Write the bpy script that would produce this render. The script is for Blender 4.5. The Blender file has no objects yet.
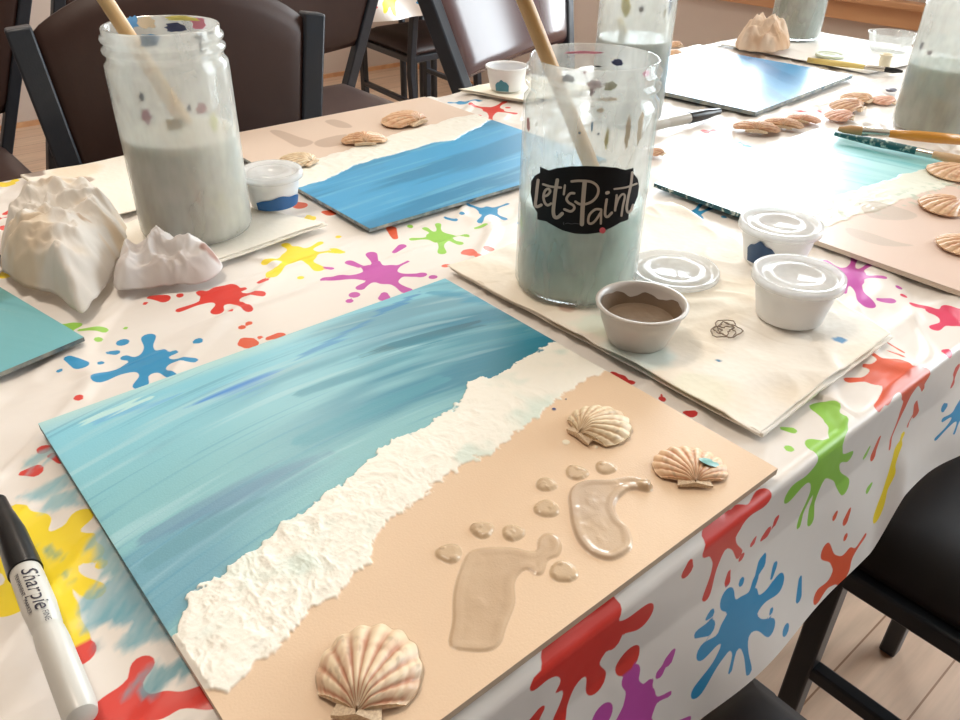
import bpy, math, random
import numpy as np
from mathutils import Vector, Matrix

C = bpy.context.scene.collection
sc = bpy.context.scene
TZ = 0.75
rnd = random.Random(7)

# ---------------------------------------------------------------- survey of the photograph
# camera pose recovered from the square canvas; rays are only used to read off real positions
F = 793.26
_v1 = np.array([1092.25, -483.6, F]); _v2 = np.array([-807.6, -522.82, F])
_X = _v1/np.linalg.norm(_v1); _Y = _v2-(_v2@_X)*_X; _Y /= np.linalg.norm(_Y); _Z = np.cross(_X, _Y)
R = np.array([_X, _Y, _Z]); CZ = TZ+0.287

def ray(px, py):
    d = R@np.array([px-480., py-360., F]); return d/np.linalg.norm(d)
def at(px, py, ax=2, val=TZ):
    d = ray(px, py); t = (val-(CZ if ax == 2 else 0))/d[ax]
    return d*t+np.array([0, 0, CZ])
def at2(px, py, z=TZ):
    return at(px, py, 2, z)[:2]

def lin(c):
    c = [x/255. for x in c[:3]]
    return [x/12.92 if x <= .04045 else ((x+.055)/1.055)**2.4 for x in c]
def L4(c): return (*lin(c), 1.0)

# ---------------------------------------------------------------- numpy noise
def vnoise(x, y, seed=0):
    xi = np.floor(x).astype(np.int64); yi = np.floor(y).astype(np.int64)
    fx = x-xi; fy = y-yi; fx = fx*fx*(3-2*fx); fy = fy*fy*(3-2*fy)
    def h(a, b):
        n = (a*374761393+b*668265263+seed*1442695041) & 0xffffffff
        n = ((n ^ (n >> 13))*1274126177) & 0xffffffff
        n = n ^ (n >> 16)
        return (n & 0xffff)/65535.
    a = h(xi, yi); b = h(xi+1, yi); c = h(xi, yi+1); d = h(xi+1, yi+1)
    return (a*(1-fx)+b*fx)*(1-fy)+(c*(1-fx)+d*fx)*fy
def fbm(x, y, o=4, seed=0):
    s = 0; a = .5; t = 0
    for i in range(o):
        s = s+a*vnoise(x, y, seed+i*17); t += a; x = x*2.03; y = y*2.03; a *= .5
    return s/t
def ridge(x, y, o=3, seed=0):
    s = 0; a = .5; t = 0
    for i in range(o):
        s = s+a*(1-np.abs(2*vnoise(x, y, seed+i*31)-1)); t += a; x = x*2.1; y = y*2.1; a *= .5
    return s/t
def sstep(a, b, x):
    t = np.clip((x-a)/(b-a), 0, 1); return t*t*(3-2*t)
def mixc(a, b, t):
    return a*(1-t[..., None])+b*t[..., None]
def poly_sdf(px, py, P):
    P = np.array(P, float); d = np.full(px.shape, 1e9); s = np.ones(px.shape)
    n = len(P)
    for i in range(n):
        a = P[i]; b = P[i-1]
        ex, ey = b-a; wx = px-a[0]; wy = py-a[1]
        t = np.clip((wx*ex+wy*ey)/(ex*ex+ey*ey+1e-12), 0, 1)
        bx = wx-ex*t; by = wy-ey*t
        d = np.minimum(d, bx*bx+by*by)
        c1 = py >= a[1]; c2 = py < b[1]; c3 = ex*wy > ey*wx
        m = (c1 & c2 & c3) | (~c1 & ~c2 & ~c3)
        s = np.where(m, -s, s)
    return s*np.sqrt(d)
def smooth_poly(P, n=6):
    P = [np.array(p, float) for p in P]; out = []
    for i in range(len(P)):
        p0, p1, p2, p3 = P[i-1], P[i], P[(i+1) % len(P)], P[(i+2) % len(P)]
        for k in range(n):
            t = k/n
            out.append(.5*((2*p1)+(-p0+p2)*t+(2*p0-5*p1+4*p2-p3)*t*t+(-p0+3*p1-3*p2+p3)*t**3))
    return out
def smooth_line(P, n=6):
    P = [np.array(p, float) for p in P]
    if len(P) < 3: return P
    out = []
    for i in range(len(P)-1):
        p0 = P[max(i-1, 0)]; p1 = P[i]; p2 = P[i+1]; p3 = P[min(i+2, len(P)-1)]
        for k in range(n):
            t = k/n
            out.append(.5*((2*p1)+(-p0+p2)*t+(2*p0-5*p1+4*p2-p3)*t*t+(-p0+3*p1-3*p2+p3)*t**3))
    out.append(P[-1]); return out

# ---------------------------------------------------------------- materials
def mat(name, base=(200, 200, 200), rough=.5, **k):
    m = bpy.data.materials.new(name); m.use_nodes = True
    b = m.node_tree.nodes['Principled BSDF']
    b.inputs['Base Color'].default_value = L4(base); b.inputs['Roughness'].default_value = rough
    for a, v in k.items(): b.inputs[a].default_value = v
    return m
class NT:
    def __init__(s, m): s.t = m.node_tree; s.b = s.t.nodes['Principled BSDF']
    def n(s, ty, **k):
        x = s.t.nodes.new(ty)
        for a, v in k.items():
            if isinstance(v, tuple) and len(v) == 2 and v[0] == 'in': pass
            else: setattr(x, a, v)
        return x
    def l(s, a, b): s.t.links.new(a, b)
def coord(nt, scale=(1, 1, 1)):
    tc = nt.n('ShaderNodeTexCoord'); mp = nt.n('ShaderNodeMapping'); mp.inputs['Scale'].default_value = scale
    nt.l(tc.outputs['Object'], mp.inputs['Vector']); return mp.outputs['Vector']
def add_bump(m, scale, strength, dist=.001, stretch=(1, 1, 1), detail=4):
    nt = NT(m); nz = nt.n('ShaderNodeTexNoise'); nz.inputs['Scale'].default_value = scale; nz.inputs['Detail'].default_value = detail
    nt.l(coord(nt, stretch), nz.inputs['Vector'])
    bp = nt.n('ShaderNodeBump'); bp.inputs['Strength'].default_value = strength; bp.inputs['Distance'].default_value = dist
    nt.l(nz.outputs['Fac'], bp.inputs['Height']); nt.l(bp.outputs['Normal'], nt.b.inputs['Normal']); return m
def noisy(m, c1, c2, scale, stretch=(1, 1, 1), lo=.3, hi=.7, detail=4):
    nt = NT(m); nz = nt.n('ShaderNodeTexNoise'); nz.inputs['Scale'].default_value = scale; nz.inputs['Detail'].default_value = detail
    nt.l(coord(nt, stretch), nz.inputs['Vector'])
    r = nt.n('ShaderNodeValToRGB'); r.color_ramp.elements[0].position = lo; r.color_ramp.elements[1].position = hi
    r.color_ramp.elements[0].color = L4(c1); r.color_ramp.elements[1].color = L4(c2)
    nt.l(nz.outputs['Fac'], r.inputs['Fac']); nt.l(r.outputs['Color'], nt.b.inputs['Base Color']); return m
def vcol_mat(name, rough=.5, attr='Col', rough_attr=None, **k):
    m = mat(name, rough=rough, **k); nt = NT(m)
    a = nt.n('ShaderNodeAttribute', attribute_name=attr); nt.l(a.outputs['Color'], nt.b.inputs['Base Color'])
    if rough_attr:
        r = nt.n('ShaderNodeAttribute', attribute_name=rough_attr); nt.l(r.outputs['Fac'], nt.b.inputs['Roughness'])
    return m

M = {}
M['paint'] = vcol_mat('acrylic_paint', .35, rough_attr='gloss')
add_bump(M['paint'], 900, .25, .0004)
M['board'] = mat('canvas_board', (225, 218, 205), .7)
M['board_teal0'] = noisy(mat('painted_board_edge', rough=.5), (20, 70, 80), (205, 215, 205), 160, lo=.55, hi=.62)
bt = noisy(mat('half_painted_board_edge', rough=.5), (20, 76, 84), (205, 215, 205), 160, lo=.55, hi=.62); nt = NT(bt); M['board_teal'] = bt
sp = nt.n('ShaderNodeSeparateXYZ'); nt.l(coord(nt), sp.inputs[0]); gt = nt.n('ShaderNodeMath', operation='LESS_THAN'); gt.inputs[1].default_value = -.15; nt.l(sp.outputs['Y'], gt.inputs[0])
mx = nt.n('ShaderNodeMix', data_type='RGBA'); mx.inputs[7].default_value = L4((206, 190, 170)); lk = nt.b.inputs['Base Color'].links[0].from_socket
nt.l(gt.outputs[0], mx.inputs[0]); nt.l(lk, mx.inputs[6]); nt.l(mx.outputs[2], nt.b.inputs['Base Color'])
bf = noisy(mat('front_board_edge', rough=.5), (56, 92, 108), (120, 140, 140), 90); nt = NT(bf); M['board_front'] = bf
sp = nt.n('ShaderNodeSeparateXYZ'); nt.l(coord(nt), sp.inputs[0]); gt = nt.n('ShaderNodeMath', operation='LESS_THAN'); gt.inputs[1].default_value = .10; nt.l(sp.outputs['Y'], gt.inputs[0])
mx = nt.n('ShaderNodeMix', data_type='RGBA'); mx.inputs[7].default_value = L4((200, 178, 154)); lk = nt.b.inputs['Base Color'].links[0].from_socket
nt.l(gt.outputs[0], mx.inputs[0]); nt.l(lk, mx.inputs[6]); nt.l(mx.outputs[2], nt.b.inputs['Base Color'])
M['board_dark'] = noisy(mat('blue_board_edge', rough=.5), (56, 92, 108), (180, 178, 166), 90)
M['wood_handle'] = noisy(mat('brush_wood', rough=.4), (196, 150, 96), (226, 186, 130), 30, (1, 1, .15))
M['orange_handle'] = mat('orange_lacquer', (214, 150, 60), .3)
M['ferrule'] = mat('ferrule_metal', (205, 200, 190), .25, Metallic=.9)
M['bristle'] = add_bump(mat('bristle_hair', (190, 150, 105), .7), 600, .6, .0008, (1, 1, .05))
M['teal_bristle'] = noisy(mat('teal_paint_bristle', rough=.5), (20, 90, 96), (190, 210, 200), 130, lo=.52, hi=.66)
M['metal_black'] = add_bump(mat('powder_coated_steel', (36, 41, 49), .4), 500, .3, .0005)
M['vinyl'] = add_bump(noisy(mat('brown_vinyl', rough=.5), (54, 33, 27), (62, 40, 33), 12), 350, .15, .0005)
M['vinyl_shiny'] = mat('purple_brown_vinyl', (88, 60, 60), .24, **{'Specular IOR Level': 1.})
M['vinyl_dark'] = mat('near_black_vinyl', (24, 18, 19), .7)
M['black_plastic'] = mat('black_plastic', (18, 18, 20), .28)
M['barrel'] = mat('grey_barrel', (205, 203, 196), .3)
M['ink'] = mat('dark_ink', (45, 42, 60), .4)
M['label'] = mat('black_label', (22, 23, 27), .6)
M['label'].node_tree.nodes['Principled BSDF'].inputs['Specular IOR Level'].default_value = .2
M['label_text'] = mat('label_lettering', (186, 176, 164), .5)
M['pink'] = mat('pink_paint', (226, 96, 110), .4)
M['cup_white'] = mat('white_cup_plastic', (238, 238, 238), .35, **{'Subsurface Weight': .0})
M['shell'] = vcol_mat('shell_calcite', .45)
M['white_paint'] = add_bump(mat('white_paint', (240, 240, 238), .3), 120, .5, .002)
M['mud'] = add_bump(mat('mud_paint', (132, 112, 92), .4), 90, .4, .002)
M['steel_tin'] = mat('translucent_cup', (214, 208, 202), .3)
M['blue_paint'] = mat('blue_paint', (40, 100, 160), .35)
M['dark_teal_paint'] = mat('teal_paint', (60, 130, 150), .35)
M['wall'] = add_bump(mat('taupe_wall', (196, 182, 172), .8), 60, .1)
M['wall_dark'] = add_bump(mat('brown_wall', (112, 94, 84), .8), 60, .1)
M['ceiling'] = mat('ceiling_white', (232, 226, 214), .9)
M['trim'] = noisy(mat('oak_trim', rough=.4), (186, 136, 98), (212, 166, 124), 14, (1, .12, 1))
M['table_top'] = mat('grey_laminate', (170, 168, 165), .4)

def glassy(name, milk=.25, tint=(.97, .98, .98), gloss=.06, milkcol=(235, 236, 232), scale=40, vary=.25, zlo=None):
    """clear plastic: see-through, a fresnel sheen and a milky film of dried paint"""
    m = bpy.data.materials.new(name); m.use_nodes = True; t = m.node_tree; t.nodes.clear()
    N = t.nodes.new; Lk = t.links.new
    out = N('ShaderNodeOutputMaterial'); tr = N('ShaderNodeBsdfTransparent'); tr.inputs['Color'].default_value = (*tint, 1)
    gl = N('ShaderNodeBsdfGlossy'); gl.inputs['Roughness'].default_value = gloss
    lw = N('ShaderNodeLayerWeight'); lw.inputs['Blend'].default_value = .5
    fr = N('ShaderNodeMath'); fr.operation = 'POWER'; fr.inputs[1].default_value = 5.
    f2 = N('ShaderNodeMath'); f2.operation = 'MULTIPLY_ADD'; f2.inputs[1].default_value = .5; f2.inputs[2].default_value = .03
    t.links.new(lw.outputs['Facing'], fr.inputs[0]); t.links.new(fr.outputs[0], f2.inputs[0]); fr = f2
    df = N('ShaderNodeBsdfDiffuse'); df.inputs['Color'].default_value = L4(milkcol)
    tl = N('ShaderNodeBsdfTranslucent'); tl.inputs['Color'].default_value = L4(milkcol)
    mx = N('ShaderNodeMixShader'); mx.inputs['Fac'].default_value = .5
    Lk(df.outputs[0], mx.inputs[1]); Lk(tl.outputs[0], mx.inputs[2])
    nz = N('ShaderNodeTexNoise'); nz.inputs['Scale'].default_value = scale; nz.inputs['Detail'].default_value = 3
    tc = N('ShaderNodeTexCoord'); mp = N('ShaderNodeMapping'); mp.inputs['Scale'].default_value = (1, 1, .4)
    Lk(tc.outputs['Object'], mp.inputs['Vector']); Lk(mp.outputs[0], nz.inputs['Vector'])
    mr = N('ShaderNodeMapRange'); mr.inputs['From Min'].default_value = .3; mr.inputs['From Max'].default_value = .7
    mr.inputs['To Min'].default_value = max(0, milk-vary); mr.inputs['To Max'].default_value = min(1, milk+vary)
    Lk(nz.outputs['Fac'], mr.inputs['Value'])
    m1 = N('ShaderNodeMixShader'); Lk(mr.outputs[0], m1.inputs['Fac']); Lk(tr.outputs[0], m1.inputs[1]); Lk(mx.outputs[0], m1.inputs[2])
    m2 = N('ShaderNodeMixShader'); Lk(fr.outputs[0], m2.inputs['Fac']); Lk(m1.outputs[0], m2.inputs[1]); Lk(gl.outputs[0], m2.inputs[2])
    Lk(m2.outputs[0], out.inputs['Surface']); return m
M['jar'] = glassy('clear_jar_plastic', .25, vary=.18, milkcol=(245, 246, 242))
M['jar_milky'] = glassy('milky_jar_plastic', .38, vary=.16, milkcol=(245, 245, 240))
M['clear_lid'] = glassy('frosted_lid_plastic', .62, vary=.1, milkcol=(246, 246, 246))
M['pane'] = glassy('window_glass', .0, vary=0, gloss=.02)

def paper_mat(name, base, stain=None):
    m = vcol_mat(name, .8); nt = NT(m)
    nz = nt.n('ShaderNodeTexVoronoi'); nz.inputs['Scale'].default_value = 190
    nt.l(coord(nt), nz.inputs['Vector'])
    bp = nt.n('ShaderNodeBump'); bp.inputs['Strength'].default_value = .25; bp.inputs['Distance'].default_value = .0006
    nt.l(nz.outputs['Distance'], bp.inputs['Height']); nt.l(bp.outputs['Normal'], nt.b.inputs['Normal'])
    return m
M['paper'] = paper_mat('paper_towel', (240, 236, 228))
# thin tissue lets some light through
def tissue_mat(name):
    m = bpy.data.materials.new(name); m.use_nodes = True; t = m.node_tree; t.nodes.clear()
    N = t.nodes.new; Lk = t.links.new
    out = N('ShaderNodeOutputMaterial'); at_ = N('ShaderNodeAttribute'); at_.attribute_name = 'Col'
    df = N('ShaderNodeBsdfDiffuse'); tl = N('ShaderNodeBsdfTranslucent'); mx = N('ShaderNodeMixShader'); mx.inputs['Fac'].default_value = .35
    Lk(at_.outputs['Color'], df.inputs['Color']); Lk(at_.outputs['Color'], tl.inputs['Color'])
    Lk(df.outputs[0], mx.inputs[1]); Lk(tl.outputs[0], mx.inputs[2]); Lk(mx.outputs[0], out.inputs['Surface']); return m
M['tissue'] = tissue_mat('tissue_paper')

# ---------------------------------------------------------------- mesh helpers
def tag(o, label=None, cat=None, group=None, kind=None):
    if label: o['label'] = label
    if cat: o['category'] = cat
    if group: o['group'] = group
    if kind: o['kind'] = kind
    return o
def thing(name, loc, label, cat, group=None, rz=0):
    o = bpy.data.objects.new(name, None); C.objects.link(o); o.location = loc; o.rotation_euler = (0, 0, rz)
    o.empty_display_size = .02
    return tag(o, label, cat, group)
def mesh_obj(name, V, Fc, m, parent=None, smooth=True, loc=None):
    me = bpy.data.meshes.new(name); me.from_pydata([tuple(map(float, v)) for v in V], [], [tuple(f) for f in Fc]); me.update()
    if smooth: me.polygons.foreach_set('use_smooth', [True]*len(me.polygons))
    o = bpy.data.objects.new(name, me); C.objects.link(o)
    if m: me.materials.append(m)
    if parent: o.parent = parent
    if loc is not None: o.location = loc
    return o
def grid_faces(nu, nv, wrap=False):
    i, j = np.meshgrid(np.arange(nu if wrap else nu-1), np.arange(nv-1), indexing='ij')
    a = i*nv+j; b = ((i+1) % nu)*nv+j
    return np.stack([a, b, b+1, a+1], -1).reshape(-1, 4)
def fast_mesh(name, V, Q, m, parent=None, smooth=True):
    me = bpy.data.meshes.new(name); V = np.asarray(V, np.float32); Q = np.asarray(Q, np.int32)
    me.vertices.add(len(V)); me.vertices.foreach_set('co', V.ravel())
    me.loops.add(Q.size); me.loops.foreach_set('vertex_index', Q.ravel())
    me.polygons.add(len(Q)); me.polygons.foreach_set('loop_start', np.arange(len(Q), dtype=np.int32)*Q.shape[1])
    me.update(calc_edges=True); me.validate()
    if smooth: me.polygons.foreach_set('use_smooth', np.ones(len(me.polygons), bool))
    if m: me.materials.append(m)
    o = bpy.data.objects.new(name, me); C.objects.link(o)
    if parent: o.parent = parent
    return o
def set_col(o, cols, name='Col'):
    a = o.data.color_attributes.new(name, 'FLOAT_COLOR', 'POINT')
    c = np.ones((len(o.data.vertices), 4), np.float32); c[:, :cols.shape[1]] = cols
    a.data.foreach_set('color', c.ravel())
def set_f(o, v, name):
    a = o.data.attributes.new(name, 'FLOAT', 'POINT'); a.data.foreach_set('value', np.asarray(v, np.float32).ravel())

class MB:
    """collects boxes, tubes and lathes into one mesh"""
    def __init__(s): s.V = []; s.F = []
    def add(s, V, Fc):
        o = len(s.V); s.V += [tuple(v) for v in V]; s.F += [tuple(int(i)+o for i in f) for f in Fc]; return s
    def box(s, lo, hi, bev=0):
        x0, y0, z0 = lo; x1, y1, z1 = hi
        if not bev:
            return s.add([(x0, y0, z0), (x1, y0, z0), (x1, y1, z0), (x0, y1, z0), (x0, y0, z1), (x1, y0, z1), (x1, y1, z1), (x0, y1, z1)],
                         [(3, 2, 1, 0), (4, 5, 6, 7), (0, 1, 5, 4), (1, 2, 6, 5), (2, 3, 7, 6), (3, 0, 4, 7)])
        b = bev; rings = []
        for z, i in ((z0, b), (z0+b, 0), (z1-b, 0), (z1, b)):
            c = b
            rings.append([(x0+i, y0+c+0*i, z), (x0+c, y0+i, z), (x1-c, y0+i, z), (x1-i, y0+c, z), (x1-i, y1-c, z), (x1-c, y1-i, z), (x0+c, y1-i, z), (x0+i, y1-c, z)])
        V = sum(rings, []); Fc = [tuple(reversed(range(8))), tuple(range(24, 32))]
        for k in range(3):
            for j in range(8):
                a = k*8+j; b2 = k*8+(j+1) % 8; Fc.append((a, b2, b2+8, a+8))
        return s.add(V, Fc)
    def tube(s, pts, r, n=12, square=False, up=(0, 0, 1), caps=True):
        P = [Vector(p) for p in pts]; rs = r if isinstance(r, (list, tuple)) else [r]*len(P)
        V = []; m = 4 if square else n
        u = None
        for i, p in enumerate(P):
            t = ((P[min(i+1, len(P)-1)]-P[max(i-1, 0)])).normalized()
            if u is None:
                g = Vector(up) if abs(t.dot(Vector(up))) < .95 else Vector((1, 0, 0))
                u = (g-t*g.dot(t)).normalized()
            else: u = (u-t*u.dot(t)).normalized()
            w = t.cross(u)
            for k in range(m):
                a = 2*math.pi*(k+(.5 if square else 0))/m; rr = rs[i]*(math.sqrt(2) if square else 1)
                V.append(p+u*math.cos(a)*rr+w*math.sin(a)*rr)
        Fc = []
        for i in range(len(P)-1):
            for k in range(m):
                a = i*m+k; b = i*m+(k+1) % m; Fc.append((a, b, b+m, a+m))
        if caps: Fc.append(tuple(reversed(range(m)))); Fc.append(tuple(range((len(P)-1)*m, len(P)*m)))
        return s.add(V, Fc)
    def lathe(s, prof, n=64, c=(0, 0, 0), close=False):
        V = []; k = len(prof)
        for i in range(n):
            a = 2*math.pi*i/n
            for r, z in prof: V.append((c[0]+r*math.cos(a), c[1]+r*math.sin(a), c[2]+z))
        Fc = []
        for i in range(n):
            j = (i+1) % n
            for q in range(k-1 if not close else k):
                q2 = (q+1) % k; Fc.append((i*k+q, j*k+q, j*k+q2, i*k+q2))
        return s.add(V, Fc)
    def build(s, name, m, parent=None, smooth=False, bevel=0):
        o = mesh_obj(name, s.V, s.F, m, parent, smooth)
        if bevel:
            b = o.modifiers.new('bevel', 'BEVEL'); b.width = bevel; b.segments = 2; b.limit_method = 'ANGLE'
        return o
def autosmooth(o, ang=40):
    me = o.data; me.polygons.foreach_set('use_smooth', [True]*len(me.polygons))
    if hasattr(me, 'set_sharp_from_angle'): me.set_sharp_from_angle(angle=math.radians(ang))
    return o

# ================================================================ SETTING
XW, YW = 2.8, 3.92
fl = MB().box((-1.6, -1.6, -.05), (XW+.12, YW+.12, 0)).build('floor', None); tag(fl, kind='structure')
fm = mat('oak_floor', rough=.35); nt = NT(fm)
br = nt.n('ShaderNodeTexBrick'); br.inputs['Scale'].default_value = 1; br.inputs['Brick Width'].default_value = .9; br.inputs['Row Height'].default_value = .11
br.inputs['Mortar Size'].default_value = .0015; br.offset = .37
br.inputs['Color1'].default_value = L4((224, 188, 160)); br.inputs['Color2'].default_value = L4((234, 202, 174)); br.inputs['Mortar'].default_value = L4((160, 120, 90))
nt.l(coord(nt), br.inputs['Vector'])
nz = nt.n('ShaderNodeTexNoise'); nz.inputs['Scale'].default_value = 9; nz.inputs['Detail'].default_value = 5; nt.l(coord(nt, (.6, 6, 1)), nz.inputs['Vector'])
mx = nt.n('ShaderNodeMix', data_type='RGBA', blend_type='MULTIPLY'); mx.inputs[0].default_value = .5
nt.l(br.outputs['Color'], mx.inputs[6]); nt.l(nz.outputs['Fac'], mx.inputs[7]); nt.l(mx.outputs[2], nt.b.inputs['Base Color'])
fl.data.materials.append(fm)

SILL = .67   # underside of the glazed opening
def wall_with_holes(name, holes, H=2.6):
    """wall in the plane x = XW with rectangular openings (y0, y1, z0, z1)"""
    ys = sorted({-1.6, YW+.12, *[h[0] for h in holes], *[h[1] for h in holes]}); zs = sorted({0, H, *[h[2] for h in holes], *[h[3] for h in holes]})
    mb = MB()
    for a, b in zip(ys, ys[1:]):
        for c, d in zip(zs, zs[1:]):
            if not any(h[0] <= a and b <= h[1] and h[2] <= c and d <= h[3] for h in holes): mb.box((XW, a, c), (XW+.12, b, d))
    return tag(mb.build(name, M['wall']), kind='structure')
holes = [(1.3, 2.75, SILL, 2.4), (-1.45, -.0, SILL, 2.15)]
wall_with_holes('wall_right', holes)
tag(MB().box((-1.6, YW, 0), (XW, YW+.12, 2.6)).build('wall_back', M['wall']), kind='structure')
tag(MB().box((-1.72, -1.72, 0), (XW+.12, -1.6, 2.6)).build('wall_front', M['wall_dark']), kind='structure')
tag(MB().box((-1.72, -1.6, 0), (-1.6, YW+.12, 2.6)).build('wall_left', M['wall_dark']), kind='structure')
tag(MB().box((-1.6, -1.6, 2.6), (XW+.12, YW+.12, 2.7)).build('ceiling', M['ceiling']), kind='structure')
for k, h in enumerate(holes):
    w = MB()
    w.box((XW-.02, h[0]-.07, SILL), (XW+.1, h[0], h[3]+.07)).box((XW-.02, h[1], SILL), (XW+.1, h[1]+.07, h[3]+.07)).box((XW-.02, h[0], h[3]), (XW+.1, h[1], h[3]+.07))
    ym = (h[0]+h[1])/2; w.box((XW+.03, ym-.02, SILL), (XW+.07, ym+.02, h[3]))
    wo = tag(w.build('window_%d' % (k+1), M['trim'], bevel=.004), kind='structure')
    MB().box((XW+.045, h[0], SILL), (XW+.05, ym-.02, h[3])).build('window_pane', M['pane'], wo)
    MB().box((XW+.045, ym+.02, SILL), (XW+.05, h[1], h[3])).build('window_pane', M['pane'], wo)
tr = MB().box((XW-.06, -1.5, SILL-.02), (XW-.001, 3.2, SILL)).box((XW-.03, -1.5, .592), (XW-.001, 3.2, SILL-.02))
tag(tr.build('trim_1', M['trim'], bevel=.004), kind='structure')
tag(MB().box((XW-.015, -1.6, 0), (XW, YW, .02)).build('baseboard_right', M['trim']), kind='structure')
tag(MB().box((-1.6, YW-.015, 0), (XW-.015, YW, .02)).build('baseboard_back', M['trim']), kind='structure')

# ================================================================ TABLE + CLOTH
NEAR, FAR, LEFT, RIGHT = .147, .909, -.21, 1.62
t = thing('folding_table', (.7, .53, 0), 'long folding table hidden beneath the paint splatter tablecloth, jars and canvases on top', 'table')
def rel(o, t): o.parent = t; o.matrix_parent_inverse = Matrix.Translation(-Vector(t.location)); return o
rel(MB().box((LEFT+.01, NEAR+.01, TZ-.035), (RIGHT-.01, FAR-.01, TZ-.006), .004).build('tabletop', M['table_top']), t)
for x in (LEFT+.2, RIGHT-.2):
    for y in (.23, .83):
        rel(MB().tube([(x, y, 0), (x, y, TZ-.035)], .014).build('leg', M['metal_black'], smooth=True), t)

PAL = dict(red=(222, 62, 52), orange=(228, 96, 62), blue=(44, 148, 200), green=(150, 208, 78), yellow=(250, 222, 40), purple=(196, 82, 172), salmon=(238, 116, 96), pink=(226, 60, 100),
           dred=(196, 44, 44), dblue=(36, 128, 176), dgreen=(124, 186, 66))
RAD = .005
def hang_out(dr): return RAD*np.sin(np.clip(dr/RAD, 0, math.pi/2))+.20*np.clip(dr-.050, 0, 1)
def hang_drop(dr): return RAD*(1-np.cos(np.clip(dr/RAD, 0, math.pi/2)))+np.maximum(dr-RAD*math.pi/2, 0)
def cl(p):
    """photo pixel -> cloth coordinates; below the table edge the cloth hangs"""
    w = at(p[0], p[1])
    if w[1] >= NEAR: return w[:2]
    d = ray(p[0], p[1]); S = np.linspace(.002, .2, 400); yy = NEAR-hang_out(S); zz = TZ-hang_drop(S); tt = yy/d[1]
    k = int(np.argmin(np.abs(CZ+tt*d[2]-zz))); return np.array([d[0]*tt[k], NEAR-S[k]])
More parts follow.
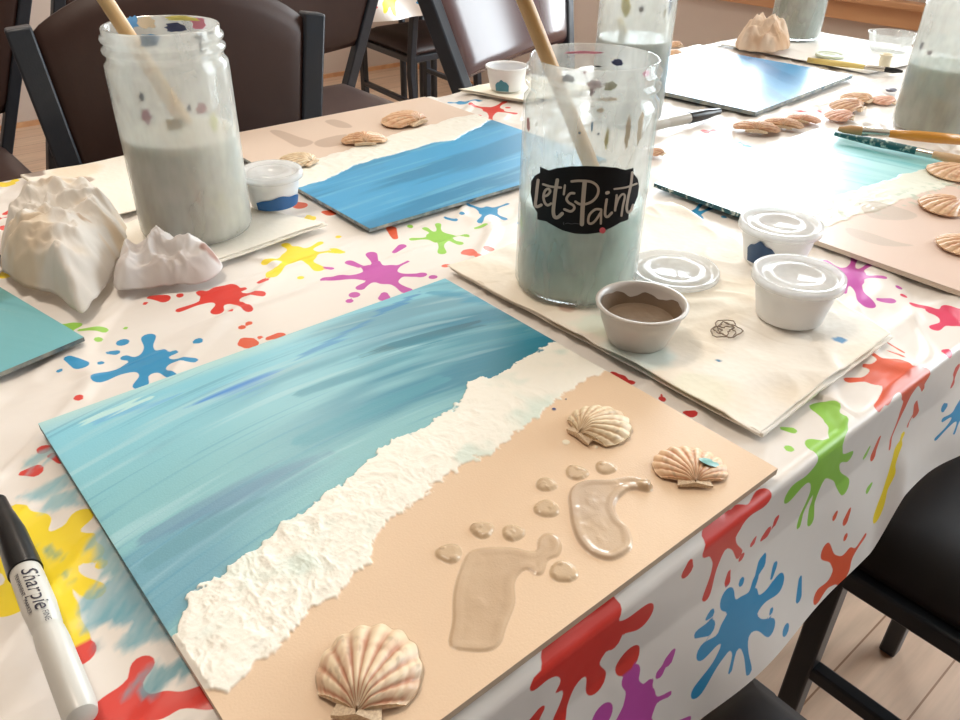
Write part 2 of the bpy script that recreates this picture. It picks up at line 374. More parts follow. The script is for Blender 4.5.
# colour, centre, core radius (mm), arms (px, py, end radius mm), drops (px, py, r mm [, dx px, dy px of stretch])
SPL = [
 ('blue', (147, 356), 13, [(147, 331, 5), (97, 373, 4.5), (139, 378, 5), (171, 371, 3.5), (193, 354, 2.6), (174, 346, 2), (123, 351, 3)], [(121, 336, 4.5), (197, 337, 3.6), (73, 357, 5.5, 6, 3), (110, 346, 3, 4, 0), (99, 357, 2.4), (58, 366, 2.2)]),
 ('red', (222, 289), 14, [(260, 289, 4), (247, 304, 4), (216, 305, 5), (178, 304, 3), (199, 288, 3), (243, 283, 2.5)], [(156, 293, 5, 7, 1), (179, 291, 3), (261, 276, 3.6, 3, -1), (230, 308, 2.4), (144, 298, 2.2), (77, 393, 3)]),
 ('orange', (246, 336), 6, [(250, 338, 5)], [(273, 331, 5, 5, -1), (241, 321, 3), (248, 317, 2.8), (259, 331, 2.2)]),
 ('purple', (381, 269), 16, [(371, 249, 5), (349, 257, 4), (325, 274, 4.5), (407, 286, 4.5), (419, 270, 3.6), (408, 256, 1.5), (361, 281, 3.5)], [(322, 262, 2.4, 9, 1), (398, 244, 4, 4, -3), (384, 290, 5, 0, 2), (354, 289, 4.6), (349, 295, 3.2), (421, 270, 5), (433, 273, 3.8), (360, 282, 4)]),
 ('green', (440, 232), 11, [(460, 238, 3.5), (468, 231, 2), (425, 223, 3), (412, 234, 3), (442, 247, 4), (438, 219, 3)], [(480, 222, 3, 5, -1), (410, 222, 3)]),
 ('yellow', (298, 250), 15, [(271, 270, 5), (265, 258, 4), (318, 263, 5), (343, 247, 2), (320, 238, 3), (285, 240, 4)], [(335, 246, 3, 5, 1), (300, 272, 3)]),
 ('orange', (330, 209), 7, [(336, 206, 6)], [(299, 201, 8), (346, 208, 3.6), (393, 229, 5, -2, -4), (352, 203, 2.5)]),
 ('yellow', (309, 214), 6, [], [(262, 240, 4), (338, 232, 3)]),
 ('salmon', (469, 247), 6, [(481, 254, 5)], [(489, 244, 5), (446, 261, 4), (459, 263, 4, 6, 0)]),
 ('blue', (488, 206), 9, [(505, 214, 3), (480, 218, 3), (468, 202, 3), (508, 199, 2)], [(450, 214, 3, 5, 1), (520, 218, 3), (462, 210, 3)]),
 ('blue', (690, 212), 13, [(672, 208, 3), (713, 203, 2.5), (667, 220, 4), (713, 226, 3.6), (690, 229, 4), (702, 200, 2), (676, 226, 2)], [(655, 222, 4), (725, 212, 3)]),
 ('purple', (850, 272), 13, [(826, 258, 3), (833, 270, 2), (868, 299, 7), (872, 262, 3), (884, 276, 3), (856, 254, 3), (845, 290, 2)], [(886, 296, 4, 6, 1), (900, 284, 3)]),
 ('blue', (850, 313), 7, [], [(843, 309, 4)]),
 ('pink', (958, 312), 14, [(916, 300, 4), (937, 322, 4), (930, 307, 2), (975, 330, 5)], [(951, 345, 4.5), (905, 292, 3)]),
 ('orange', (898, 372), 18, [(850, 374, 3), (866, 362, 2), (872, 352, 2), (928, 370, 7), (880, 402, 3), (893, 446, 1.5), (905, 405, 2), (925, 384, 2), (889, 395, 3)], [(918, 404, 4, 0, 6), (879, 443, 4, -3, 9), (897, 343, 1.6, 8, 4), (897, 350, 1.6, 8, 3), (912, 418, 1.5, -2, 6)]),
 ('green', (829, 455), 17, [(840, 420, 6), (793, 488, 7), (847, 482, 6), (852, 451, 4), (815, 437, 4), (801, 520, 2.5), (813, 515, 4)], [(789, 423, 3, 5, 1), (870, 447, 3, -2, 4), (873, 483, 3, -2, 3), (791, 442, 3)]),
 ('green', (828, 404), 8, [(838, 414, 7), (840, 428, 5)], []),
 ('yellow', (900, 450), 3, [(905, 434, 3), (891, 486, 6), (881, 512, 7)], []),
 ('orange', (845, 565), 13, [(828, 547, 6), (820, 592, 6), (855, 547, 2), (868, 532, 2), (838, 572, 5)], [(850, 511, 4, -2, 5), (838, 510, 3, -1, 2), (848, 533, 3)]),
 ('blue', (738, 612), 17, [(726, 592, 7), (779, 578, 7), (702, 644, 6), (698, 684, 6), (727, 664, 1.8), (745, 662, 3), (768, 620, 6), (751, 592, 3)], [(702, 624, 5, 6, -3), (760, 562, 5, 2, -4), (774, 566, 3, 2, -6), (801, 583, 4, -1, 9), (784, 623, 4.5), (708, 608, 3, 2, -2), (741, 575, 3), (770, 604, 2.5), (753, 578, 3.4, 2, -4), (765, 551, 2.4)]),
 ('red', (727, 527), 14, [(767, 491, 6), (743, 502, 4), (710, 543, 5), (706, 588, 4), (740, 548, 3), (709, 528, 3)], [(690, 560, 5, -1, 3), (766, 530, 4.5, 2, -2), (755, 535, 3, -1, 2), (728, 570, 3, -1, 5), (777, 517, 3, 1, -3), (742, 551, 3)]),
 ('red', (587, 640), 22, [(644, 610, 8), (538, 676, 4.5), (560, 684, 2), (560, 722, 5), (598, 678, 7), (616, 637, 4), (606, 620, 8), (575, 668, 6)], [(629, 654, 9), (536, 714, 6, -5, 8)]),
 ('purple', (638, 708), 16, [(633, 671, 7), (671, 690, 2), (650, 681, 4), (612, 735, 6), (660, 730, 5)], [(663, 664, 3.4, -2, 4), (671, 650, 4, -2, 4), (605, 713, 8), (684, 719, 3, 6, -2)]),
 ('blue', (957, 412), 14, [(930, 456, 3), (945, 450, 2), (957, 452, 2), (975, 395, 6), (940, 424, 3)], [(944, 405, 5, -1, 1), (966, 440, 3)]),
 ('red', (958, 364), 4, [(953, 380, 3)], [(972, 355, 4)]),
 ('yellow', (42, 556), 20, [(8, 512, 9), (30, 520, 9), (80, 512, 6), (93, 586, 5), (70, 634, 7), (10, 590, 12), (62, 530, 6), (55, 610, 9), (90, 550, 6)], [(100, 560, 3)]),
 ('red', (117, 706), 12, [(140, 658, 5), (213, 690, 7), (98, 730, 9), (160, 702, 6)], [(76, 645, 7), (27, 467, 5, 5, -1), (55, 452, 4, 6, 2), (42, 443, 4)]),
 ('yellow', (12, 255), 11, [(18, 240, 5), (5, 270, 6), (22, 262, 4)], []),
 ('red', (4, 209), 2, [(13, 202, 1.6)], [(5, 212, 1.6, 6, -1), (2, 224, 4), (13, 226, 3), (-12, 215, 9)]),
 ('yellow', (4, 180), 8, [(14, 176, 4)], []),
 ('green', (62, 323), 8, [(48, 318, 5), (75, 320, 4)], [(90, 325, 3.4, 12, 0), (97, 334, 3), (124, 322, 2)]),
 ('red', (492, 106), 14, [(472, 102, 5), (515, 110, 4), (490, 118, 4), (505, 98, 4)], [(478, 112, 5), (508, 104, 4)]),
 ('blue', (462, 99), 8, [(450, 99, 4), (480, 97, 4)], []),
 ('dred', (621, 371), 3, [(632, 376, 3), (614, 367, 2.6)], [(663, 395, 2.6), (690, 407, 3.6, 3, 1), (662, 391, 1.2)]),
 ('salmon', (765, 236), 5, [(785, 240, 3)], [(700, 222, 4, 4, 1)]),
 ('red', (706, 128), 5, [(715, 126, 3)], [(702, 121, 4), (812, 108, 5, 8, 0), (797, 108, 4, 6, 0)]),
 ('blue', (748, 142), 5, [(740, 138, 3)], [(731, 137, 4)]),
 ('orange', (300, 600), 8, [], []),
 ('green', (600, 720), 4, [], []),
]
STEP = .0022
us = np.arange(LEFT-.16, RIGHT+.16, STEP); vs = np.arange(NEAR-.139, FAR+.2, STEP)
U, V = np.meshgrid(us, vs, indexing='ij')
SD = np.full(U.shape, .05); SC = np.ones(U.shape+(3,))*np.array(lin(PAL['red']))
for nm, c, rc, arms, drops in SPL:
    c0 = cl(c); pts = [c0]+[cl(a) for a in arms]+[cl(d) for d in drops]
    lo = np.min(pts, 0)-.03; hi = np.max(pts, 0)+.03
    i0, i1 = np.searchsorted(us, [lo[0], hi[0]]); j0, j1 = np.searchsorted(vs, [lo[1], hi[1]])
    if i1 <= i0 or j1 <= j0: continue
    u = U[i0:i1, j0:j1]; v = V[i0:i1, j0:j1]
    ang = np.arctan2(v-c0[1], u-c0[0]); ph = hash(c) % 7
    d = np.hypot(u-c0[0], v-c0[1])-rc*.001*(1+.16*np.sin(3*ang+ph)+.1*np.sin(5*ang+2*ph))
    for a in arms:
        e = cl(a); re = a[2]*.001; ex = e-c0; q = np.clip(((u-c0[0])*ex[0]+(v-c0[1])*ex[1])/(ex@ex), 0, 1)
        rr = np.maximum(rc*.0006*(1-q)**2.2, 0)+re*(.38+.62*sstep(.55, 1, q))
        da = np.hypot(u-c0[0]-q*ex[0], v-c0[1]-q*ex[1])-rr
        k = .004; h = np.clip(.5+.5*(da-d)/k, 0, 1); d = da*(1-h)+d*h-k*h*(1-h)
    for a in drops:
        e = cl(a); r_ = a[2]*.001
        if len(a) > 3:
            e2 = cl((a[0]+a[3], a[1]+a[4])); e1 = cl((a[0]-a[3], a[1]-a[4])); ex = e2-e1
            q = np.clip(((u-e1[0])*ex[0]+(v-e1[1])*ex[1])/(ex@ex+1e-12), 0, 1)
            da = np.hypot(u-e1[0]-q*ex[0], v-e1[1]-q*ex[1])-r_*(.55+.45*q)
        else: da = np.hypot(u-e[0], (v-e[1]))-r_
        d = np.minimum(d, da)
    m = d < SD[i0:i1, j0:j1]
    SD[i0:i1, j0:j1] = np.where(m, d, SD[i0:i1, j0:j1]); SC[i0:i1, j0:j1][m] = lin(PAL[nm])
# brushed-over blue paint on the cloth left of the big canvas
SMEAR = np.zeros(U.shape+(4,)); SMEAR[..., :3] = lin((108, 178, 196))
for poly, col in [([(20, 455), (60, 432), (62, 445), (25, 470)], (150, 200, 210)), ([(18, 492), (70, 462), (72, 480), (40, 500)], (140, 195, 208)), ([(40, 490), (78, 482), (80, 500), (45, 505)], (140, 195, 208)),
                  ([(85, 545), (108, 520), (120, 548), (130, 580), (105, 575)], (110, 176, 190)), ([(80, 595), (130, 555), (158, 600), (140, 620), (100, 618), (78, 625)], (95, 168, 190)),
                  ([(110, 640), (150, 600), (172, 628), (130, 645)], (100, 172, 192)), ([(120, 690), (150, 660), (190, 650), (200, 665), (150, 688)], (95, 160, 176)), ([(90, 630), (100, 640), (90, 648)], (60, 120, 140)),
                  ([(40, 540), (62, 552), (60, 558)], (90, 160, 150)), ([(60, 568), (74, 575), (66, 580)], (90, 160, 150)), ([(640, 452), (0, 0), (0, 0)], (0, 0, 0))][:-1]:
    P = [cl(p) for p in poly]; lo = np.min(P, 0)-.02; hi = np.max(P, 0)+.02
    i0, i1 = np.searchsorted(us, [lo[0], hi[0]]); j0, j1 = np.searchsorted(vs, [lo[1], hi[1]])
    u = U[i0:i1, j0:j1]; v = V[i0:i1, j0:j1]
    d = poly_sdf(u, v, P)+.010*(fbm((u*.8+v*.6)*60, (v*.8-u*.6)*300, 3, 5)-.5)
    a = sstep(.002, -.003, d)*(.55+.45*fbm((u*.8+v*.6)*60, (v*.8-u*.6)*400, 2, 9))
    m = a > SMEAR[i0:i1, j0:j1, 3]; SMEAR[i0:i1, j0:j1, 3] = np.maximum(a, SMEAR[i0:i1, j0:j1, 3]); SMEAR[i0:i1, j0:j1, :3][m] = lin(col)
# drape
cu = np.clip(U, LEFT, RIGHT); cv = np.clip(V, NEAR, FAR); du = U-cu; dv = V-cv; dr = np.hypot(du, dv)
nx = np.where(dr > 0, du/np.maximum(dr, 1e-9), 0); ny = np.where(dr > 0, dv/np.maximum(dr, 1e-9), 0)
rad = RAD; out = hang_out(dr); drop = hang_drop(dr)
along = U*1.0+V*.6
out = out+(np.clip(dr-.01, 0, 1)/.15)*.0035*(np.sin(along*19+1)+.5*np.sin(along*41))
out = out+np.where(nx > .5, .02*dr, 0)
drop = np.where((V < NEAR) & (dr > rad), rad*(1-math.sin(1))*0+drop*(1-(.0 + .26*sstep(.49, .53, U)-.08*sstep(.56, .66, U))*sstep(.03, .12, dr)), drop)
hem = drop
Zc = TZ-.0012-hem
edge = np.exp(-np.minimum(np.minimum(V-NEAR, FAR-V), np.minimum(U-LEFT, RIGHT-U)).clip(0)/.05)
wr = ridge((U*.7+V*.7)*9+2*fbm(U*5, V*5, 2, 3), (V*.8-U*.6)*26, 2, 11)
wr2 = ridge((U+V*.2)*5+3*fbm(U*3, V*3, 2, 23), V*30, 1, 12)
fold = (.0022*sstep(.62, .95, wr)+.0016*sstep(.75, 1, wr2))*np.where(dr > 0, 0, 1)
fold += np.where((dr <= 0) & (U > .44), 1, 0)*edge*.0035*sstep(.5, .95, ridge((U*.9-V*.6)*22, (V*.7+U*.6)*7, 1, 77))
Zc = Zc-.0045+fold+.0012*fbm(U*12, V*12, 2, 2)+np.where(dr > 0, .0006, .0)
Zc = np.minimum(Zc, TZ-.0004)
pos = np.stack([cu+nx*out, cv+ny*out, Zc], -1)
cloth = fast_mesh('tablecloth', pos.reshape(-1, 3), grid_faces(len(us), len(vs)), None)
set_f(cloth, SD, 'sdf'); set_col(cloth, SC.reshape(-1, 3), 'splat'); set_col(cloth, SMEAR.reshape(-1, 4), 'smear')
cm = mat('vinyl_tablecloth', (236, 230, 224), .38); nt = NT(cm)
a1 = nt.n('ShaderNodeAttribute', attribute_name='sdf'); a2 = nt.n('ShaderNodeAttribute', attribute_name='splat'); a3 = nt.n('ShaderNodeAttribute', attribute_name='smear')
mr = nt.n('ShaderNodeMapRange'); mr.inputs['From Min'].default_value = -.0003; mr.inputs['From Max'].default_value = .0003; mr.inputs['To Min'].default_value = 1; mr.inputs['To Max'].default_value = 0
nt.l(a1.outputs['Fac'], mr.inputs['Value'])
m1 = nt.n('ShaderNodeMix', data_type='RGBA'); m1.inputs[6].default_value = L4((238, 232, 226)); nt.l(mr.outputs[0], m1.inputs[0]); nt.l(a2.outputs['Color'], m1.inputs[7])
m2 = nt.n('ShaderNodeMix', data_type='RGBA'); nt.l(a3.outputs['Alpha'], m2.inputs[0]); nt.l(m1.outputs[2], m2.inputs[6]); nt.l(a3.outputs['Color'], m2.inputs[7])
nt.l(m2.outputs[2], nt.b.inputs['Base Color'])
nz = nt.n('ShaderNodeTexNoise'); nz.inputs['Scale'].default_value = 22; nz.inputs['Detail'].default_value = 2; nt.l(coord(nt, (1, 2.2, 1)), nz.inputs['Vector'])
bp = nt.n('ShaderNodeBump'); bp.inputs['Strength'].default_value = .35; bp.inputs['Distance'].default_value = .004
nt.l(nz.outputs['Fac'], bp.inputs['Height']); nt.l(bp.outputs['Normal'], nt.b.inputs['Normal'])
cloth.data.materials.append(cm); M['cloth'] = cm
tag(cloth, 'white plastic tablecloth printed with colourful paint splatters, spread over the long table', 'tablecloth')

# ================================================================ CANVASES
def canvas(name, corner, ex_dir, ey_dir, w, h, n, paint, label, board=None, th=.004, group=None):
    """corner: world xy; local x runs along ex_dir, local y along ey_dir"""
    t = thing(name, (corner[0], corner[1], TZ), label, 'painting', group)
    ex = np.array(ex_dir, float); ex /= np.linalg.norm(ex); ey = np.array(ey_dir, float); ey -= (ey@ex)*ex; ey /= np.linalg.norm(ey)
    def wp(x, y, z): return (x*ex[0]+y*ey[0], x*ex[1]+y*ey[1], z)
    flip = ex[0]*ey[1]-ex[1]*ey[0] < 0
    B = [wp(0, 0, 0), wp(w, 0, 0), wp(w, h, 0), wp(0, h, 0), wp(0, 0, th), wp(w, 0, th), wp(w, h, th), wp(0, h, th)]
    Fc = [(3, 2, 1, 0), (4, 5, 6, 7), (0, 1, 5, 4), (1, 2, 6, 5), (2, 3, 7, 6), (3, 0, 4, 7)]
    if flip: Fc = [tuple(reversed(f)) for f in Fc]
    bo = mesh_obj('canvas_board', B, Fc, board or M['board'], t, smooth=False)
    m = max(3, int(n*h/w)); gx, gy = np.meshgrid(np.linspace(0, w, n), np.linspace(0, h, m), indexing='ij')
    col, hz, gl = paint(gx, gy, corner+0, ex, ey)
    e = np.minimum(np.minimum(gx, w-gx), np.minimum(gy, h-gy)); z = th+.0002+hz*np.clip(e/.002, 0, 1)
    P = np.stack([gx*ex[0]+gy*ey[0], gx*ex[1]+gy*ey[1], z], -1).reshape(-1, 3); Q = grid_faces(n, m)
    if flip: Q = Q[:, ::-1]
    o = fast_mesh('paint_layer', P, Q, M['paint'], t); set_col(o, col.reshape(-1, 3)); set_f(o, gl, 'gloss')
    return t
A3 = lambda c: np.array(lin(c))

def streaks(x, y, ang, fx, fy, seed, bend=0):
    c, s = math.cos(ang), math.sin(ang); a = x*c+y*s; b = -x*s+y*c+bend*(a-.13)**2
    return fbm(a*fx, b*fy, 4, seed)

def front_paint(x, y, c, ex, ey):
    at2 = lambda px, py, z=TZ+.0045: at(px, py, 2, z)[:2]
    wx, wy = c[0]+x, c[1]+y
    def line(P):
        W = np.array([at2(*p) for p in P]); W = W[np.argsort(W[:, 0])]; return np.interp(wx, W[:, 0], W[:, 1])
    up = line([(176, 632), (186, 600), (203, 586), (225, 574), (243, 556), (256, 552), (262, 540), (277, 530), (279, 521), (305, 512), (330, 492), (362, 468), (390, 440), (430, 425), (465, 402), (467, 380), (490, 378), (520, 362), (550, 343)])
    dn = line([(215, 690), (240, 680), (258, 668), (272, 655), (290, 640), (314, 608), (340, 600), (345, 590), (352, 570), (371, 562), (373, 545), (392, 520), (430, 492), (460, 470), (500, 445), (530, 425), (555, 400), (580, 385), (612, 368)])
    jag = .010*(fbm(wx*130, wy*130, 4, 3)-.5)+.0028*(ridge(wx*260, wy*200, 2, 8)-.5)
    f_up = (up+jag)-wy; f_dn = wy-(dn+jag*1.0+.004*(fbm(wx*70, wy*50, 3, 40)-.5))
    bend = 1.0
    n1 = streaks(x, y, .04, 5, 40, 1, bend); n2 = streaks(x, y, .02, 8, 130, 2, bend); n3 = streaks(x, y, .06, 4, 26, 5, bend); n4 = streaks(x, y, .03, 10, 420, 12, bend)
    g = np.clip(y/.3, 0, 1)
    sea = mixc(np.ones(x.shape+(3,))*A3((134, 190, 198)), np.ones(x.shape+(3,))*A3((138, 208, 228)), sstep(.6, 1., g))
    sea = mixc(sea, np.ones_like(sea)*A3((104, 156, 180)), sstep(.50, .68, n3)*.7)
    sea = mixc(sea, np.ones_like(sea)*A3((42, 128, 158)), sstep(.50, .72, n1)*sstep(.05, .2, x)*.85)
    sea = mixc(sea, np.ones_like(sea)*A3((30, 124, 150)), sstep(.17, .29, x)*sstep(.27, .19, y)*.75)
    sea = mixc(sea, np.ones_like(sea)*A3((186, 222, 228)), sstep(.58, .82, n2)*.42)
    sea = mixc(sea, np.ones_like(sea)*A3((196, 232, 228)), sstep(.016, .0, (_A[1]-_C[1])-y+.006*(n2-.5))*sstep(.24, .12, x)*.7)
    sea = mixc(sea, np.ones_like(sea)*A3((66, 142, 176)), sstep(.60, .8, n4)*.35)
    wob = .010*(n2-.5)+.006*(n4-.5)
    def blotch(p, q, wd, col, k):
        nonlocal sea
        a = at2(*p)-c[:2]; b = at2(*q)-c[:2]; e = b-a; tt = np.clip(((x-a[0])*e[0]+(y-a[1])*e[1])/(e@e), 0, 1)
        d = np.hypot(x-a[0]-tt*e[0], y-a[1]-tt*e[1])+wob*1.5
        sea = mixc(sea, np.ones_like(sea)*A3(col), sstep(wd, wd*.25, d/(.35+.65*np.sin(np.pi*np.clip(tt, .06, .94))))*k)
    blotch((184, 408), (292, 366), .011, (62, 134, 212), .95); blotch((95, 420), (180, 396), .008, (110, 180, 225), .6)
    blotch((250, 385), (420, 292), .005, (58, 140, 200), .7); blotch((360, 356), (478, 322), .007, (44, 104, 122), .75); blotch((300, 392), (440, 340), .010, (50, 136, 162), .6)
    blotch((55, 430), (150, 398), .004, (205, 240, 236), .8); blotch((430, 292), (500, 300), .01, (40, 150, 190), .6); blotch((395, 345), (520, 330), .012, (46, 134, 160), .6)
    blotch((150, 535), (330, 452), .012, (104, 138, 170), .6); blotch((150, 560), (260, 500), .012, (96, 150, 164), .5); blotch((300, 440), (440, 380), .009, (80, 158, 176), .6)
    foamn = ridge(wx*110+3*fbm(wx*40, wy*40, 2, 2), wy*110, 3, 21)
    foam = mixc(np.ones_like(sea)*A3((250, 247, 236)), np.ones_like(sea)*A3((212, 230, 220)), sstep(.5, .8, fbm(wx*45, wy*45, 3, 6))*.7)
    sand = mixc(np.ones_like(sea)*A3((236, 207, 175)), np.ones_like(sea)*A3((229, 200, 169)), fbm(wx*9, wy*9, 2, 9))
    isF = sstep(-.0004, .0006, f_up)*1.0; isS = sstep(.0006, -.0014, f_dn)
    col = mixc(sea, foam, isF); col = mixc(col, sand, isS)
    fo = isF*(1-isS); hz = fo*(.0004+(.0018*foamn+.0004*ridge(wx*260+wy*90, wy*170, 2, 44))*(.45+.55*sstep(.2, .0, x))*(.5+.5*sstep(0, .01, np.minimum(f_up, f_dn))))
    hz = hz+(1-isF)*.0002*n4
    gl = .32*np.ones(x.shape)+.1*(1-isF)*(n2-.5)+isS*.12
    # raised gel footprints and toe drops
    def z3(P, s=3.271, o=(420, 440)): return [at2(o[0]+p[0]/s, o[1]+p[1]/s) for p in P]
    for P, cc, hh in [([(160, 365), (220, 350), (300, 350), (375, 362), (385, 325), (410, 303), (445, 310), (465, 345), (455, 378), (420, 395), (405, 435), (380, 442), (350, 425), (325, 440), (310, 470), (312, 530), (295, 580), (280, 620), (265, 665), (230, 690), (160, 692), (95, 672), (105, 590), (108, 500), (130, 420)], (202, 174, 144), .0004),
                      ([(485, 185), (500, 150), (545, 130), (620, 128), (690, 118), (745, 135), (762, 152), (745, 168), (690, 165), (650, 195), (640, 225), (655, 260), (685, 290), (697, 340), (685, 365), (640, 392), (600, 392), (550, 370), (515, 330), (495, 280), (488, 230)], (204, 180, 156), .0011)]:
        d = poly_sdf(wx, wy, smooth_poly(z3(P), 4))
        k = sstep(.0004, -.0004, d); col = mixc(col, mixc(np.ones_like(sea)*A3(cc), np.ones_like(sea)*A3((216, 190, 160)), sstep(.4, .7, fbm(wx*60, wy*35, 3, 14))*.6), k)
        hz = hz+k*hh*(sstep(0, -.002, d)+.5*sstep(-.0005, -.0015, d)*sstep(-.006, -.003, d)+.35*sstep(.5, .8, fbm(wx*120, wy*120, 2, 4))); gl = gl*(1-k)+.16*k
    for cx, cy, rx, ry in [(95, 370, 40, 32), (203, 293, 34, 29), (305, 303, 37, 26), (470, 430, 45, 34), (414, 224, 38, 29), (413, 145, 36, 20), (513, 106, 36, 23), (607, 90, 36, 19), (735, 152, 26, 16)]:
        p0, = z3([(cx, cy)]); px_, = z3([(cx+rx, cy)]); py_, = z3([(cx, cy+ry)])
        rr = (np.hypot(*(px_-p0))+np.hypot(*(py_-p0)))/2*1.08
        d = np.hypot(wx-p0[0], wy-p0[1])-rr*(1+.06*np.sin(3*np.arctan2(wy-p0[1], wx-p0[0])+cx)); k = sstep(.0004, -.0004, d)
        rim = sstep(-.0002, -.0012, d)*sstep(-.0034, -.0016, d)
        col = mixc(col, np.ones_like(sea)*A3((204, 178, 146)), k*.85); hz = hz+k*(.0015*sstep(0, -.0035, d)+.0004*rim+.0005*sstep(.5, .8, fbm(wx*300, wy*300, 2, 33))); gl = gl*(1-k)+.12*k
    for cx, cy, r_, cc in [(554, 409, .0013, (40, 60, 120)), (566, 399, .0006, (40, 60, 120)), (566, 442, .0022, (246, 236, 214)), (596, 447, .001, (246, 236, 214))]:
        p0 = at2(cx, cy); d = np.hypot(wx-p0[0], wy-p0[1])-r_; k = sstep(.0003, -.0003, d); col = mixc(col, np.ones_like(sea)*A3(cc), k); hz = hz+k*.0006
    return col, hz, gl
_A = at2(38, 423, TZ+.0045); _C = at2(778, 468, TZ+.0045)
canvas('beach_painting', np.array([_A[0], _C[1]]), (1, 0), (0, 1), _C[0]-_A[0], _A[1]-_C[1], 620, front_paint,
       'largest square canvas in front, blue sea, white foam, sand with two glossy clear footprints', M['board_front'], .004)

def sea_set(x, y, sea_edge, foam_edge, seed, blues, sandc, scale=1., ydir=1):
    """generic beach: y < sea_edge is sea, then foam, then sand"""
    jag = .010*(fbm(x*60, y*60, 4, seed)-.5)
    n1 = streaks(x, y, .12, 4, 36, seed+1); n2 = streaks(x, y, .08, 8, 150, seed+2)
    o = np.ones(x.shape+(3,)); sea = mixc(o*A3(blues[0]), o*A3(blues[1]), sstep(.42, .6, n1)); sea = mixc(sea, o*A3(blues[2]), sstep(.6, .8, n2)*.5)
    f = sstep(0, .001, y-(sea_edge+jag)); s = sstep(0, .002, y-(foam_edge+jag*1.2))
    foam = o*A3((240, 238, 228)); sand = o*A3(sandc)
    col = mixc(mixc(sea, foam, f), sand, s); hz = f*(1-s)*.0012*ridge(x*90, y*90, 2, seed+4)
    return col, hz, .34+.1*s
def far_paint(x, y, c, ex, ey):
    # local y away from the near edge; sea near, foam, then sand by the table's far edge
    def ln(P):
        W = np.array([at2(*p)-c for p in P]); W = W[np.argsort(W[:, 0])]; return np.interp(x, W[:, 0], W[:, 1])
    se = ln([(299, 191), (317, 187), (341, 176), (353, 170), (376, 162), (404, 154), (430, 147), (455, 143), (488, 124)]); fe = ln([(280, 176), (304, 166), (336, 157), (362, 147), (384, 140), (411, 133), (429, 128), (458, 120), (484, 116)])
    col, hz, gl = sea_set(x, y, se, fe, 50, ((64, 158, 206), (44, 134, 178), (118, 190, 216)), (222, 200, 182))
    o = np.ones_like(col)
    for P in [[(270, 134), (280, 133), (300, 140), (314, 145), (300, 150), (285, 143)], [(325, 124), (335, 122), (348, 126), (352, 130), (338, 130)], [(318, 143), (345, 137), (352, 143), (330, 150), (316, 148)]]:
        d = poly_sdf(c[0]+x*ex[0]+y*ey[0], c[1]+x*ex[1]+y*ey[1], smooth_poly([at2(*p) for p in P], 3)); k = sstep(.001, -.001, d); col = mixc(col, o*A3((188, 164, 146)), k*.8)
    return col, hz, gl
cN = at2(370, 232)
canvas('beach_painting', cN, (1, 0), (0, 1), .314, .335, 300, far_paint,
       'blue sea painting with sand and shells lying along the far table edge behind the jars', M['board_dark'], .003)
def right_paint(x, y, c, ex, ey):
    # local y measured from the left edge towards the right-hand side
    h = .305
    o = np.ones(x.shape+(3,)); n1 = streaks(y, x, .2, 5, 50, 71); n2 = streaks(y, x, .15, 8, 160, 72)
    sea = mixc(o*A3((150, 212, 216)), o*A3((176, 226, 228)), sstep(.4, .65, n1)); sea = mixc(sea, o*A3((70, 176, 186)), sstep(.60, .78, n2)*.5)
    p = at2(772, 205)-c; d = np.hypot((x-p[0])*.6, (-y-p[1]))  # brighter turquoise scrub
    sea = mixc(sea, o*A3((60, 176, 190)), sstep(.028, .012, d)*sstep(.35, .6, n2))
    jag = .012*(fbm(x*60, y*60, 4, 70)-.5); se = .125+.10*x; fe = .165+.12*x
    f = sstep(0, .001, y-(se+jag)); s = sstep(0, .002, y-(fe+jag))
    col = mixc(mixc(sea, o*A3((238, 240, 226)), f), o*A3((228, 204, 190)), s)
    k2 = f*sstep(.62, .7, fbm(x*150, y*110, 3, 75))*sstep(.02, 0, np.abs(y-fe)-.004); col = mixc(col, o*A3((180, 200, 180)), k2*.6)
    # painted dark border along the far edge
    b = sstep(x.max()-.008, x.max()-.0065, x)*sstep(.11, .10, y); col = mixc(col, mixc(o*A3((36, 104, 112)), o*A3((190, 206, 196)), sstep(.55, .62, fbm(x*120, y*160, 2, 5))), b)
    for P in [[(858, 208), (880, 207), (915, 218), (905, 224), (870, 222)], [(845, 232), (865, 236), (895, 246), (912, 250), (880, 250), (850, 240)]]:
        dd = poly_sdf(c[0]+x*ex[0]+y*ey[0], c[1]+x*ex[1]+y*ey[1], smooth_poly([at2(*p) for p in P], 3)); col = mixc(col, o*A3((200, 184, 170)), sstep(.001, -.001, dd)*.7)
    return col, f*(1-s)*.001*ridge(x*90, y*90, 2, 70), .3+0*x
canvas('beach_painting', np.array([.650, .480]), (1, 0), (0, -1), .33, .31, 300, right_paint,
       'pale turquoise beach painting at the right with three loose shells on its pink sand', M['board_teal'], .004)
def blue_paint(x, y, c, ex, ey):
    o = np.ones(x.shape+(3,)); n1 = streaks(x, y, .9, 5, 30, 91)
    return mixc(o*A3((44, 128, 184)), o*A3((66, 150, 204)), sstep(.4, .6, n1)), .0002*n1, .26+.0*x
a = at2(755, 116); b = at2(853, 78); d = at2(663, 94)
canvas('blue_painting', a, b-a, d-a, .315, .27, 120, blue_paint, 'plain glossy blue canvas lying near the far end of the table', M['board_dark'], .005)
def teal_paint(x, y, c, ex, ey):
    o = np.ones(x.shape+(3,)); n1 = streaks(x, y, .3, 6, 40, 95); n2 = streaks(x, y, .3, 9, 160, 96)
    col = mixc(o*A3((44, 130, 150)), o*A3((118, 190, 200)), sstep(.42, .58, n1)); col = mixc(col, o*A3((180, 215, 212)), sstep(.62, .8, n2)*.6)
    col = mixc(col, o*A3((60, 120, 100)), sstep(.55, .75, fbm(x*30, y*20, 3, 97))*.6); return col, .0003*n2, .34+.0*x
